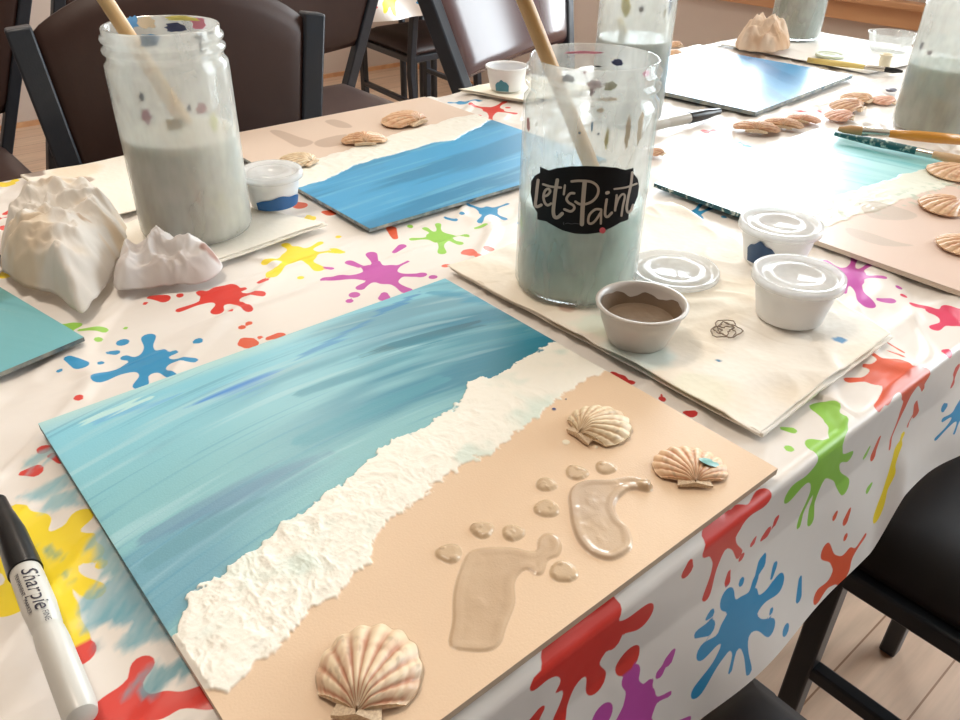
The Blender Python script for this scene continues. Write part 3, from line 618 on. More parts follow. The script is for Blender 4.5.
a = at2(85, 341); b = at2(0, 290); d = at2(0, 380)
canvas('teal_painting', a, b-a, d-a, .305, .305, 200, teal_paint, 'corner of a teal brushed canvas poking in at the left edge below the crumpled tissue', M['board_dark'], .003)

# ================================================================ PAPER TOWELS AND TISSUES
def sheet(name, poly_px, label, layers=1, amp=.0015, seed=1, stains=(), thick=.0006, base=(246, 240, 230), n=110, z0=TZ+.0003, cat='paper towel', tint=None, pts=None):
    P = pts if pts is not None else [at2(*p) for p in poly_px]
    Q = [np.array(p) for p in P]; c = np.mean(Q, 0)
    u, v = np.meshgrid(np.linspace(0, 1, n), np.linspace(0, 1, n), indexing='ij')
    p = (Q[0]*((1-u)*(1-v))[..., None]+Q[1]*(u*(1-v))[..., None]+Q[2]*(u*v)[..., None]+Q[3]*((1-u)*v)[..., None])
    ed = np.minimum(np.minimum(u, 1-u), np.minimum(v, 1-v))
    ew = .003*(fbm(p[..., 0]*30, p[..., 1]*30, 2, seed)-.5); p = p+ew[..., None]*np.exp(-ed/.04)[..., None]
    t = thing(name, (c[0], c[1], TZ), label, cat)
    for k in range(layers):
        wr_ = ridge(p[..., 0]*16+2*fbm(p[..., 0]*9, p[..., 1]*9, 2, seed+k), p[..., 1]*13, 2, seed+4*k)
        h = amp*(sstep(.45, .95, wr_)+.6*fbm(p[..., 0]*22, p[..., 1]*22, 2, seed+9))+ (k*(.0012+.0012*(1-ed)**6))
        off = np.array([.0018, .0018])*k
        z = z0-TZ+h
        top = np.stack([p[..., 0]-c[0]-off[0]*(k > 0), p[..., 1]-c[1]+off[1]*(k > 0), z], -1).reshape(-1, 3)
        bot = top-np.array([0, 0, thick]) if k else top*np.array([1, 1, 0])+np.array([0, 0, 0.0002])
        V = np.concatenate([top, bot]); Qf = grid_faces(n, n); N = n*n
        a_ = Q[1]-Q[0]; b_ = Q[3]-Q[0]; flip = a_[0]*b_[1]-a_[1]*b_[0] < 0
        if flip: Qf = Qf[:, ::-1]
        rim = [i*n for i in range(n)]+[(n-1)*n+j for j in range(1, n)]+[i*n+n-1 for i in range(n-2, -1, -1)]+[j for j in range(n-2, 0, -1)]
        side = np.array([[rim[i], rim[(i+1) % len(rim)], rim[(i+1) % len(rim)]+N, rim[i]+N] for i in range(len(rim))])
        Qa = np.concatenate([Qf, Qf[:, ::-1]+N, side[:, ::-1] if not flip else side])
        o = fast_mesh('paper_layer', V, Qa, M['paper'], t)
        col = np.ones((n, n, 3))*A3(base)
        if tint is not None: col = mixc(col, np.ones((n, n, 3))*A3(tint), sstep(.45, .65, fbm(p[..., 0]*14, p[..., 1]*14, 3, seed+3))*.6)
        for sp, r_, cc, kk in stains:
            q = at2(*sp); d_ = np.hypot(p[..., 0]-q[0], p[..., 1]-q[1])+.012*(fbm(p[..., 0]*70, p[..., 1]*70, 3, seed+7)-.5)
            col = mixc(col, np.ones((n, n, 3))*A3(cc), sstep(r_, r_*.6, d_)*kk)
        set_col(o, np.concatenate([col.reshape(-1, 3)]*2))
    return t
tw = sheet('paper_towel', [(450, 270), (762, 438), (893, 339), (672, 205)], 'square folded paper towel under the labelled jar and brown paint cup', 2, .0026, 31,
      [((570, 313), .012, (196, 160, 140), .8), ((548, 298), .008, (150, 180, 120), .7), ((640, 360), .03, (205, 226, 222), .7), ((600, 330), .02, (214, 232, 214), .5), ((722, 365), .003, (40, 120, 160), 1), ((842, 345), .003, (80, 150, 200), .9), ((735, 372), .002, (60, 150, 170), .8), ((700, 395), .025, (226, 226, 200), .5)],
      tint=(240, 226, 204), n=160)
# scribble ring of brown paint on that towel, raised ribbon
sb = MB(); cc = at2(724, 336)
for k in range(3):
    pts = []
    for i in range(26):
        a = i/25*2*math.pi*1.1+k; r1 = .0125-.0035*k+.0022*math.sin(2.7*a+k*2.1)+.0012*math.sin(6.3*a+k); pts.append((cc[0]+r1*math.cos(a)*(1+.1*math.sin(1.7*a+k)), cc[1]+r1*.8*math.sin(a)*(1+.2*math.sin(2*a)), TZ+.0052))
    sb.tube(pts, .00045, 6)
pr = sb.build('paint_scribble', M['mud']); pr.parent = tw; pr.matrix_parent_inverse = Matrix.Translation(-Vector(tw.location))
sheet('paper_towel', None, 'folded paper towel under the grey water jar at the left', 2, .0014, 61, [((85, 183), .006, (130, 100, 80), .9), ((125, 190), .02, (238, 212, 180), .6)], pts=[np.array([.135, .69]), np.array([.218, .585]), np.array([.335, .600]), np.array([.272, .725])][::1], base=(246, 240, 228))
sheet('paper_towel', None, 'flat paper towel behind the crumpled tissue, reaching the far table edge', 1, .0016, 63, [((35, 175), .012, (110, 80, 66), .8), ((82, 182), .012, (150, 120, 100), .7), ((75, 172), .03, (236, 214, 184), .6)], pts=[np.array([.165, .735]), np.array([.275, .745]), np.array([.295, .90]), np.array([.155, .90])], base=(246, 240, 228))
sheet('paper_towel', None, 'blank paper towel at the far end of the table under the far right jars', 1, .001, 65, [], pts=[np.array([1.335, .60]), np.array([1.60, .58]), np.array([1.60, .89]), np.array([1.335, .895])], base=(248, 246, 242))
sheet('paper_napkin', None, 'small folded napkin beneath the blue stained cup by the far table edge', 2, .001, 66, [], pts=[np.array([.735, .90]), np.array([.77, .80]), np.array([.90, .79]), np.array([.88, .903])], base=(250, 244, 228), n=40, cat='napkin')

def crumple(name, poly, H, label, seed, base=(250, 246, 240), tint=(244, 228, 204), peak=None, nr=70, na=220, z0=TZ+.0006, amt=1., cat='tissue', spots=()):
    Q = [np.array(p, float) for p in poly]; S = np.array(smooth_poly(Q, 8)); c = np.mean(Q, 0) if peak is None else np.array(peak)
    L = np.concatenate([[0], np.cumsum(np.hypot(*(np.roll(S, -1, 0)-S).T))]); ta = np.linspace(0, L[-1], na, endpoint=False); SS = np.vstack([S, S[:1]])
    bx = np.interp(ta, L, SS[:, 0]); by = np.interp(ta, L, SS[:, 1])
    r = np.linspace(0, 1, nr)[None, :]; x = c[0]+(bx[:, None]-c[0])*r; y = c[1]+(by[:, None]-c[1])*r
    x = x+.004*(fbm(x*60, y*60, 2, seed)-.5)*r; rr = r+0*x
    # folded facets
    h = 0; rs = np.random.RandomState(seed)
    for k in range(5):
        a = rs.uniform(0, 2*math.pi); f = rs.uniform(10, 26); w = np.abs(((x*math.cos(a)+y*math.sin(a))*f+rs.uniform(0, 9)+.8*fbm(x*18, y*18, 2, seed+k)) % 2-1)
        h = h+w
    fine = 0
    for k in range(9):
        a = rs.uniform(0, 2*math.pi); f = rs.uniform(45, 130); w = np.abs(((x*math.cos(a)+y*math.sin(a))*f+rs.uniform(0, 9)+1.6*fbm(x*25, y*25, 2, seed+k+20)) % 2-1)
        fine = fine+(1-w)**2*(60/f)*sstep(.45, .6, fbm(x*25, y*25, 2, seed+k*3))
    h = (h-h.min())/(h.max()-h.min())
    dome = 1-rr**4.5; z = H*(dome*(.48+.52*h*amt)+.12*h)
    z = z+.004*ridge(x*70+3*fbm(x*30, y*30, 2, 4), y*70, 2, seed+50)*(.3+dome)
    z = z+.0045*fine*(.25+dome)-z[:, -1:].min()*(rr**4)
    P = np.stack([x-c[0], y-c[1], z+.0005], -1).reshape(-1, 3); Qf = grid_faces(na, nr, wrap=True)
    t = fast_mesh(name, P, Qf, M['tissue']); t.location = (c[0], c[1], z0)
    s = t.modifiers.new('thickness', 'SOLIDIFY'); s.thickness = .0004; s.offset = 1
    col = mixc(np.ones(x.shape+(3,))*A3(base), np.ones(x.shape+(3,))*A3(tint), sstep(.42, .66, fbm(x*35, y*35, 3, seed+3))*.8)
    for sp, r_, cc_, kk in spots:
        d_ = np.hypot(x-sp[0], y-sp[1])+.01*(fbm(x*120, y*120, 2, seed+8)-.5); col = mixc(col, np.ones(x.shape+(3,))*A3(cc_), sstep(r_, r_*.4, d_)*kk)
    set_col(t, col.reshape(-1, 3)); return tag(t, label, cat)
G = lambda L_, z=TZ: [at2(*p, z) for p in L_]
crumple('crumpled_tissue', G([(0, 262), (18, 222), (40, 215), (80, 212), (115, 218), (128, 240), (120, 262), (110, 285), (90, 312), (78, 318), (55, 300), (20, 290)], TZ)+[], .035,
        'large crumpled off-white tissue heaped at the left beside the grey water jar', 5, peak=at2(66, 258), spots=[(at2(95, 262), .004, (200, 160, 110), .5)])
crumple('crumpled_tissue', G([(119, 274), (126, 262), (150, 254), (180, 256), (210, 262), (222, 272), (208, 284), (175, 288), (145, 291), (118, 294)]), .022,
        'flatter torn tissue scrap with brown smudges in front of the grey water jar', 8, peak=at2(158, 270), base=(246, 242, 240), tint=(236, 228, 224), spots=[(at2(207, 262), .008, (170, 120, 104), .8), (at2(214, 272), .007, (176, 128, 110), .8)])
crumple('crumpled_tissue', G([(735, 48), (745, 43), (765, 42), (785, 46), (788, 53), (775, 57), (755, 56), (738, 54)]), .034,
        'peach stained crumpled tissue on the far edge of the plain blue canvas', 12, base=(244, 226, 206), tint=(214, 176, 138), z0=TZ+.0055)

# ================================================================ JARS
def seg_prof(h):
    r = .0468
    return [(0, .0), (r-.006, 0), (r-.002, .0015), (r, .006), (r, h-.032), (r-.0003, h-.027), (r-.0032, h-.0235), (r-.0030, h-.020), (r-.0008, h-.018), (r-.0006, h-.0155), (r-.0030, h-.0135), (r-.0030, h-.0115),
            (r-.0010, h-.0095), (r-.0010, h-.007), (r-.0032, h-.005), (r-.0030, h-.001), (r-.0038, h), (r-.0048, h-.0008),
            (r-.0050, h-.024), (r-.0016, h-.031), (r-.0014, .007), (r-.004, .0028), (0, .0025)]
def blob_patch(mb, c, r, ang, z, wa, wz, seed):
    """an irregular smear curved round the inside of the jar"""
    q = random.Random(seed); n = 18; V = [(c[0]+r*math.cos(ang), c[1]+r*math.sin(ang), z)]
    for k in range(n):
        a = 2*math.pi*k/n; w = .7+.5*q.random(); V.append((c[0]+r*math.cos(ang+wa*w*math.cos(a)), c[1]+r*math.sin(ang+wa*w*math.cos(a)), z+wz*w*math.sin(a)))
    mb.add(V, [(0, 1+k, 1+(k+1) % n) for k in range(n)])
smearM = {k: mat('dried_paint_'+k, c, .5) for k, c in dict(pink=(232, 150, 178), blue=(90, 150, 200), yellow=(232, 226, 130), black=(36, 34, 40), tan=(228, 208, 178), purple=(160, 120, 140), red=(190, 60, 70), olive=(150, 156, 110), navy=(60, 70, 110)).items()}
def jar(xy, h, lh, lcol, label, smears=(), milky=False, seed=0, drum=None):
    t = thing('water_jar', (xy[0], xy[1], TZ+.0002), label, 'jar')
    zb = .004 if drum is None else drum
    t.location.z = TZ+zb
    MB().lathe(seg_prof(h), 72).build('jar_body', M['jar_milky' if milky else 'jar'], t, smooth=True)
    r = .0468-.0018; m = noisy(mat('murky_water', rough=.25, **{'Subsurface Weight': 1., 'Subsurface Scale': .03, 'Subsurface Radius': (1., 1., 1.)}), lcol, tuple(min(255, x+8) for x in lcol), 30, (1, 1, 2))
    prof = [(0, .0032), (r-.004, .0032), (r-.0004, .008), (r-.0002, lh-.001), (r-.0004, lh), (r-.003, lh-.0006), (0, lh-.0008)]
    MB().lathe(prof, 64).build('murky_water', m, t, smooth=True)
    for k, (colr, ang, z, wa, wz) in enumerate(smears):
        mb = MB(); blob_patch(mb, (0, 0, 0), .0468-.0055 if z > h-.028 else .0468-.0018, ang, z, wa, wz, seed*50+k); mb.build('paint_smear', smearM[colr], t, smooth=True)
    return t
toCam = lambda xy: math.atan2(-xy[1], -xy[0])
cJ = at2(574, 287); lJ = at2(199, 232); mJ = at2(625, 117); fJ = at2(793, 39); rJ = at2(930, 128)
a0 = toCam(cJ); H1 = .170
def fs(c, items):
    """smears read off the photograph: colour, pixel, half sizes in pixels, back wall or not"""
    out = []
    for it in items:
        k, px, py, w, h = it[:5]; back = len(it) > 5
        rr = .0430
        d = ray(px, py); ox = -np.array(c); A = d[:2]@d[:2]; B = 2*ox@d[:2]; Cc = ox@ox-rr*rr; D = max(0, B*B-4*A*Cc)
        tt = (-B+(1 if back else -1)*math.sqrt(D))/(2*A); p = d*tt; dist = np.linalg.norm(p); m_ = dist/850.
        ang = math.atan2(p[1]-c[1], p[0]-c[0]); cosf = max(.35, abs(math.cos(ang-math.atan2(-c[1], -c[0]))))
        out.append((k, ang, p[2]+CZ-TZ-.004, w*m_/.043/cosf, h*m_*1.1))
    return out
cj = jar(cJ, H1, .071, (184, 210, 206), 'clear plastic jar of teal grey water with a black oval label, centre of the table', fs(cJ, [
    ('navy', 567, 79, 8, 3.5), ('purple', 595, 85, 8, 4), ('purple', 592, 92, 2.5, 6), ('olive', 611, 87, 7, 4), ('tan', 609, 100, 11, 1.8), ('tan', 601, 111, 4, 2), ('red', 584, 73, 2, 1.5), ('red', 531, 124, 2.2, 6), ('black', 524, 162, 1.2, 6),
    ('black', 580, 132, 1.4, 1.2), ('blue', 592, 126, 1.1, 5), ('navy', 598, 133, 1.1, 1.4), ('navy', 541, 100, 2.2, 1.6), ('yellow', 606, 137, 2, 10), ('tan', 626, 132, 2.5, 15), ('tan', 638, 128, 3, 16), ('pink', 649, 74, 4, 3), ('pink', 585, 52, 22, 1.2, 1), ('pink', 545, 62, 4, 5, 1), ('navy', 618, 62, 6, 3, 1), ('black', 598, 67, 4, .8)]), seed=1)
jar(lJ, .168, .086, (198, 194, 182), 'clear plastic jar of murky grey water at the left, no label', fs(lJ, [
    ('blue', 149, 41, 11, 5), ('black', 200, 37, 5, 2.5), ('black', 202, 45, 1.8, 7), ('pink', 148, 116, 4, 8), ('navy', 143, 96, 2, 4), ('red', 200, 108, 5, 5), ('yellow', 212, 122, 3.6, 8), ('tan', 175, 123, 8, 6), ('navy', 188, 107, 1.8, 3), ('red', 121, 98, 1.5, 2),
    ('tan', 146, 22, 9, 5, 1), ('navy', 177, 27, 10, 4, 1), ('yellow', 184, 18, 16, 2, 1), ('pink', 200, 23, 7, 5, 1), ('blue', 131, 22, 6, 5, 1), ('black', 213, 33, 4, 1.4)]), milky=True, seed=2)
jar(mJ, .175, .098, (150, 162, 162), 'jar of grey water standing directly behind the labelled jar', [('navy', toCam(mJ)+.1, .137, .06, .004), ('navy', toCam(mJ)+1.0, .14, .08, .01), ('tan', toCam(mJ)+.8, .132, .06, .004), ('yellow', toCam(mJ)-.3, .14, .12, .012), ('black', toCam(mJ)-1.3, .098, .08, .005)], milky=True, seed=3, drum=.0005)
jar(fJ, .165, .15, (150, 158, 152), 'nearly full jar of grey water at the far end beside the peach tissue', [], seed=4)
jar(rJ, .175, .078, (150, 164, 152), 'jar of greenish grey water at the right edge behind the long-handled brushes', [('navy', toCam(rJ)-.95, .10, .07, .006), ('purple', toCam(rJ)-.6, .095, .08, .003)], milky=True, seed=5, drum=.0005)

# ---- label wrapped on the labelled jar
def on_jar(px, py, c, r):
    d = ray(px, py); o = np.array([0, 0, CZ]); ox = o[:2]-c; A = d[:2]@d[:2]; B = 2*ox@d[:2]; Cc = ox@ox-r*r
    D = B*B-4*A*Cc
    if D < 0: D = 0
    tt = (-B-math.sqrt(D))/(2*A); p = o+d*tt
    return math.atan2(p[1]-c[1], p[0]-c[0]), p[2]
RJ = .0468
def lab(p):
    a, z = on_jar(525+p[0]/8, 155+p[1]/8, cJ, RJ)
    return (a0+((a-a0+math.pi) % (2*math.pi)-math.pi), z)
def cyl(a, z, r): return (r*math.cos(a), r*math.sin(a), z-cj.location.z)
OUT = [(122, 92), (190, 122), (260, 102), (360, 90), (480, 86), (620, 90), (730, 100), (800, 118), (865, 102), (868, 150), (900, 190), (910, 250), (900, 330), (870, 400), (830, 450), (825, 515), (760, 540), (690, 580), (600, 618), (500, 632), (400, 628), (300, 602), (220, 560), (170, 530), (100, 515), (100, 460), (65, 400), (47, 300), (52, 210), (80, 165), (122, 140)]
out = [np.array(lab(p)) for p in OUT]; cen = np.array(lab((480, 350)))
V = []; Fc = []; nr = 10; dense = []
for i in range(len(out)):
    for k in range(3): dense.append(out[i]+(out[(i+1) % len(out)]-out[i])*k/3)
for ring in range(1, nr+1):
    for q in dense:
        p = cen+(q-cen)*ring/nr; V.append(cyl(p[0], p[1], RJ+.00025))
n = len(dense); V.append(cyl(cen[0], cen[1], RJ+.00025))
for ring in range(nr-1):
    for k in range(n): Fc.append((ring*n+k, ring*n+(k+1) % n, (ring+1)*n+(k+1) % n, (ring+1)*n+k))
for k in range(n): Fc.append((len(V)-1, (k+1) % n, k))
lb = mesh_obj('jar_label', V, Fc, M['label'], cj)
lb['label'] = 'black oval label with pale hand lettering'
def ribbon(mb, P, w, r):
    P = smooth_line(P, 5); A_ = []
    for i, p in enumerate(P):
        t_ = P[min(i+1, len(P)-1)]-P[max(i-1, 0)]; t_ = t_/(np.linalg.norm(t_)+1e-9); nrm = np.array([-t_[1], t_[0]])
        for s in (-1, -.33, .33, 1): A_.append(lab(p+nrm*w/2*s))
    Fq = [(i*4+j, (i+1)*4+j, (i+1)*4+j+1, i*4+j+1) for i in range(len(P)-1) for j in range(3)]
    mb.add([cyl(a, z, r) for a, z in A_], Fq)
    for e, p in ((0, P[0]), (1, P[-1])):
        q = [lab(p+np.array([math.cos(k*math.pi/5), math.sin(k*math.pi/5)])*w/2) for k in range(10)]; mb.add([cyl(a, z, r) for a, z in q], [tuple(range(10))])
ST = [([(110, 200), (102, 260), (94, 340), (88, 396), (102, 412), (134, 398)], 24), ([(152, 330), (185, 318), (205, 288), (190, 268), (165, 285), (152, 330), (162, 378), (185, 400), (212, 386)], 20),
      ([(262, 198), (248, 280), (236, 380), (230, 450), (240, 492), (265, 496), (300, 466)], 28), ([(150, 232), (210, 250), (290, 258)], 18), ([(322, 240), (313, 312)], 17),
      ([(395, 303), (362, 306), (335, 345), (350, 376), (388, 400), (395, 425), (368, 448), (318, 432)], 20),
      ([(478, 210), (470, 300), (461, 420), (455, 550)], 34), ([(375, 208), (440, 203), (530, 212), (580, 252), (580, 310), (545, 360), (490, 388), (440, 390), (405, 370)], 20),
      ([(605, 432), (560, 432), (515, 475), (505, 530), (525, 546), (560, 522), (602, 458)], 19), ([(607, 432), (604, 545)], 17), ([(650, 352), (640, 420), (638, 478), (658, 490), (690, 458)], 20),
      ([(650, 300), (662, 296)], 26), ([(728, 318), (715, 440)], 18), ([(715, 430), (740, 350), (772, 310), (792, 325), (777, 400), (765, 482)], 17),
      ([(850, 137), (840, 230), (815, 350), (806, 420), (816, 455), (840, 440), (856, 396)], 20), ([(710, 268), (800, 255), (885, 225)], 15)]
mb = MB()
for k, (P, w) in enumerate(ST): ribbon(mb, P, w, RJ+.0006+.00003*k)
lt = mb.build('lettering', M['label_text'], lb)
mb = MB(); ribbon(mb, [(312, 536), (308, 546), (314, 556)], 4, RJ+.0005); ribbon(mb, [(322, 548), (345, 543), (372, 550), (400, 545), (430, 549)], 4, RJ+.0005)
mb.build('small_print', mat('faint_print', (90, 90, 96), .5), lb)
mb = MB(); q = [lab((617+25*math.cos(k*math.pi/9), 600+25*math.sin(k*math.pi/9))) for k in range(18)]; mb.add([cyl(a, z, RJ+.0008) for a, z in q], [tuple(range(18))])
mb.build('paint_smear', M['pink'], cj)

# ================================================================ BRUSHES
def brush(lo, hi, label, r0=.0048, flat=.55, handle=None, brist=None, name='paintbrush', fer=True, hlen=None, bl=.028):
    """lo = bristle tip, hi = end of the handle (world points)"""
    lo = Vector(lo); hi = Vector(hi); Lg = (hi-lo).length; d = (hi-lo).normalized()
    t = thing(name, lo, label, 'paintbrush')
    def seg(prof, m, nm):
        mb = MB(); mb.lathe(prof, 20); o = mesh_obj(nm, mb.V, mb.F, m, t)
        o.rotation_mode = 'QUATERNION'; o.rotation_quaternion = d.to_track_quat('Z', 'Y'); return o
    fl_ = .030 if bl < .05 else .004
    seg([(0, 0), (r0*.5, .001), (r0*1.05, bl*.5), (r0*.95, bl)], brist or M['bristle'], 'bristles')
    seg([(r0*.98, bl-.001), (r0*1.02, bl+.001), (r0*.95, bl+.010), (r0*1.0, bl+.011), (r0*.9, bl+.02), (r0*.95, bl+.021), (r0*.8, bl+fl_)], M['ferrule'], 'ferrule')
    s0 = bl+fl_-.001
    seg([(0, s0), (r0*.8, s0), (r0*1.1, s0+.03), (r0*1.15, s0+.05), (r0*1.02, s0+.09), (r0*.9, Lg-.01), (r0*.6, Lg-.001), (0, Lg)], handle or M['wood_handle'], 'handle')
    return t
def rimbrush(pr, zr, pl, zl, c, label, total, r0, **k):
    a = at(*pr, 2, zr); b = at(*pl, 2, zl); d = (a-b)/np.linalg.norm(a-b)
    # slide the tip down to the floor of the jar
    tip = b+d*((TZ+.012-b[2])/d[2]); brush(tip, tip+d*total, label, r0, **k); return tip, a
rimbrush((548, 59), TZ+.174, (590, 163), TZ+.10, cJ, 'wooden brush standing in the labelled jar, handle leaning up to the left', .34, .0050)
rimbrush((123, 27), TZ+.172, (160, 84), TZ+.125, lJ, 'wooden brush standing in the grey water jar at the left', .36, .0056)
rimbrush((609, -20), TZ+.178, (620, 20), TZ+.12, mJ, 'yellow handled brush inside the jar behind the labelled one', .26, .0050, handle=mat('yellow_lacquer', (226, 190, 90), .3))
zt = TZ+.0115
brush((*at2(838, 129, zt), zt), (*at2(975, 142, zt), zt+.001), 'orange handled brush with tan bristles lying beside the right jar', .0055, handle=M['orange_handle'])
p_ = at2(834, 134, TZ+.011); q_ = at2(985, 166, TZ+.011)
brush((*p_, TZ+.0115), (*q_, TZ+.0115), 'brush with teal coated bristles and tan handle resting along the pale painting', .0045, handle=mat('tan_lacquer', (206, 174, 136), .4), brist=M['teal_bristle'], bl=.095)
p_ = at2(903, 72, TZ+.006); q_ = at2(830, 63, TZ+.006)
brush((*p_, TZ+.0065), (*q_, TZ+.0065), 'thin yellow brush with a black tip on the far end of the table', .0042, handle=mat('pale_yellow_lacquer', (236, 212, 130), .4), brist=M['black_plastic'])

# ================================================================ MARKERS
def marker(cap_tip, tail, label, lettered=True):
    a = Vector((*cap_tip, TZ+.0075)); b = Vector((*tail, TZ+.0075)); Lg = (b-a).length; d = (b-a).normalized()
    t = thing('permanent_marker', (a.x, a.y, TZ), label, 'marker')
    def seg(prof, m, nm):
        mb = MB(); mb.lathe(prof, 32); o = mesh_obj(nm, mb.V, mb.F, m, t); o.location = (0, 0, .0075)
        o.rotation_mode = 'QUATERNION'; o.rotation_quaternion = d.to_track_quat('Z', 'Y'); return autosmooth(o, 35)
    k = Lg/.137
    cp = seg([(0, 0), (.0032, 0), (.0040, .001), (.0048, .014), (.0052, .016), (.0068, .030), (.0074, .056), (.0074, .060), (.006, .0605)], M['black_plastic'], 'cap')
    seg([(.006, .059), (.0066, .0602), (.0068, .064), (.0070, .085), (.0062, .098), (.0058, .100), (.0062, .102), (.0066, .108), (.0066, Lg-.005), (.0058, Lg-.0015), (.003, Lg), (0, Lg)], M['barrel'], 'barrel')
    # clip on the cap
    if lettered:
        up = Vector((0, 0, 1)); side = up.cross(d).normalized()
        def txt(s, size, s0, off, m, nm='lettering', shear=.25):
            cu = bpy.data.curves.new('t', 'FONT'); cu.body = s; cu.size = size; cu.shear = shear; cu.resolution_u = 3
            ob = bpy.data.objects.new('t', cu); C.objects.link(ob); dg = bpy.context.evaluated_depsgraph_get(); me = bpy.data.meshes.new_from_object(ob.evaluated_get(dg))
            bpy.data.objects.remove(ob); r = .00715
            for v in me.vertices:
                x, y = v.co.x, v.co.y; s_ = s0+x; an = (y+off)/r
                p = d*s_+side*(math.sin(an)*r)+up*(math.cos(an)*r); v.co = p+Vector((0, 0, .0075))
            me.name = nm; o = bpy.data.objects.new(nm, me); C.objects.link(o); me.materials.append(m); o.parent = t
        txt('Sharpie', .0095, .065, -.0015, M['ink']); txt('PERMANENT', .0026, .066, -.0048, M['ink'], shear=0); txt('MARKER', .0026, .083, -.0048, M['ink'], shear=0); txt('FINE', .0034, .095, .0005, M['ink'], shear=0)
    return t
marker(at2(2, 511), at2(88, 731), 'black capped grey permanent marker lying in the lower left corner')
mk = at2(719, 117); marker(mk, mk+np.array([-.137, .012]), 'black capped white marker lying behind the labelled jar, in front of the blue canvas', False)
marker(at2(5, 268), at2(5, 268)+np.array([-.12, .07]), 'black marker cap just showing at the left edge beside the large tissue', False)

# ================================================================ CUPS
def cup(c, rt, rb, h, label, m, fill=None, fillh=.7, lid=None, smear=None, z=.0, name='portion_cup', tilt=None, ragged=False, cat='paint cup'):
    t = thing(name, (c[0], c[1], TZ+z), label, cat)
    MB().lathe([(0, 0), (rb-.001, 0), (rb, .001), (rb*.3+rt*.7, h*.62), (rt-.001, h-.003), (rt+.0012, h-.0025), (rt+.0016, h-.001), (rt+.0008, h), (rt-.0012, h-.0004), (rt-.0018, h-.004), (rb-.001, .0018), (0, .0016)], 56).build('cup_wall', m, t, smooth=True)
    if fill:
        zf = .0018+(h-.004)*fillh; k = fillh; rf = (rb-.001)*(1-k)+(rt-.0018)*k-.0003
        MB().lathe([(0, .002), (rb-.0016, .002), (rf, zf), (rf*.96, zf-.0008), (rf*.8, zf-.0012+(.001 if ragged else 0)), (0, zf-.001)], 48).build('paint', fill, t, smooth=True)
        if ragged:  # the coat of paint climbing the wall with an uneven edge
            V = []; n_ = 96
            for i in range(n_):
                a = 2*math.pi*i/n_; cov = .94+.02*math.sin(a*3+1)+.012*math.sin(a*11)+.008*math.sin(a*23)
                far = max(0, math.cos(a-math.atan2(c[1], c[0])+.1))
                cov -= .20*far**3*(1+.45*math.sin(a*7+1))
                for q in range(5):
                    k2 = fillh*.9+(cov-fillh*.9)*q/4; V.append((((rb-.001)*(1-k2)+(rt-.0018)*k2-.0005)*math.cos(a), ((rb-.001)*(1-k2)+(rt-.0018)*k2-.0005)*math.sin(a), .0018+(h-.004)*k2))
            Fq = [(i*5+q, ((i+1) % n_)*5+q, ((i+1) % n_)*5+q+1, i*5+q+1) for i in range(n_) for q in range(4)]
            mesh_obj('paint_coat', V, Fq, fill, t)
    if lid:
        MB().lathe([(0, h+.0005), (rt*.45, h+.0005), (rt*.5, h+.0016), (rt*.78, h+.0016), (rt*.82, h+.0006), (rt-.002, h+.0008), (rt-.0005, h+.003), (rt+.0028, h+.0028), (rt+.0032, h-.003), (rt+.0026, h-.0032)], 56).build('lid', lid, t, smooth=True)
    if smear:
        sm, a0_, wa, zlo, zhi = smear; V = []; n_ = 24
        for i in range(n_+1):
            a = a0_+wa*(i/n_*2-1); e = math.sin(math.pi*i/n_)
            for q in range(5):
                f_ = zlo+(zhi-zlo)*q/4*(.55+.45*e*(1+.15*math.sin(i*.7))); rr = rb+(rt-rb)*f_+.0009; V.append((rr*math.cos(a), rr*math.sin(a), h*f_+.0005))
        mesh_obj('paint_smear', V, [(i*5+q, (i+1)*5+q, (i+1)*5+q+1, i*5+q+1) for i in range(n_) for q in range(4)], sm, t)
    return t
TW = .0048
cup(at2(636, 345), .0298, .0205, .030, 'small plastic cup of brown paint on the folded paper towel', M['steel_tin'], M['mud'], .55, z=TW, ragged=True)
cup(at2(787, 321), .0292, .0235, .032, 'small lidded cup of white paint at the right of the folded towel', M['cup_white'], M['white_paint'], .8, lid=M['clear_lid'], z=TW)
cup(at2(775, 273)+np.array([.010, .010]), .0300, .0235, .032, 'small white cup with a dark blue smear behind the lidded cup', M['cup_white'], M['white_paint'], .8, lid=M['clear_lid'], z=TW, smear=(mat('navy_paint', (30, 70, 110), .4), math.pi*1.03, .5, .1, .75))
cup(at2(275, 209), .0262, .021, .030, 'white lidded cup with a blue paint stripe beside the left jar', M['cup_white'], M['white_paint'], .5, lid=M['clear_lid'], z=.0055, smear=(M['blue_paint'], toCam(at2(273, 200))+.35, 1.1, .02, .45))
cup(at2(506, 92), .029, .0225, .032, 'open white cup with blue drips near the far table edge', M['cup_white'], M['blue_paint'], .2, z=.005, smear=(M['dark_teal_paint'], toCam(at2(506, 92))-.25, .4, .02, .5))
cup(at2(888, 52), .040, .032, .030, 'clear empty cup at the far end by the window wall', glassy('clear_cup', .2, vary=.1), None, z=.003, cat='cup')
cup(at2(883, 70), .010, .009, .022, 'tiny cream coloured pot standing at the far right end', mat('cream_pot', (244, 234, 208), .4), M['white_paint'], .8, z=.003, name='cream_pot')
def lid_disc(c, r, label, m, z, cat='lid', tilt=0):
    t = MB().lathe([(0, .0012), (r*.5, .0012), (r*.55, .0024), (r*.8, .0024), (r*.84, .0012), (r-.002, .0014), (r-.0004, .0042), (r+.0014, .0040), (r+.0018, 0), (r+.001, 0), (r-.0018, .0006), (0, .0003)], 56).build('cup_lid', m, smooth=True)
    t.location = (c[0], c[1], TZ+z); t.rotation_euler = (tilt, 0, 0); return tag(t, label, cat)
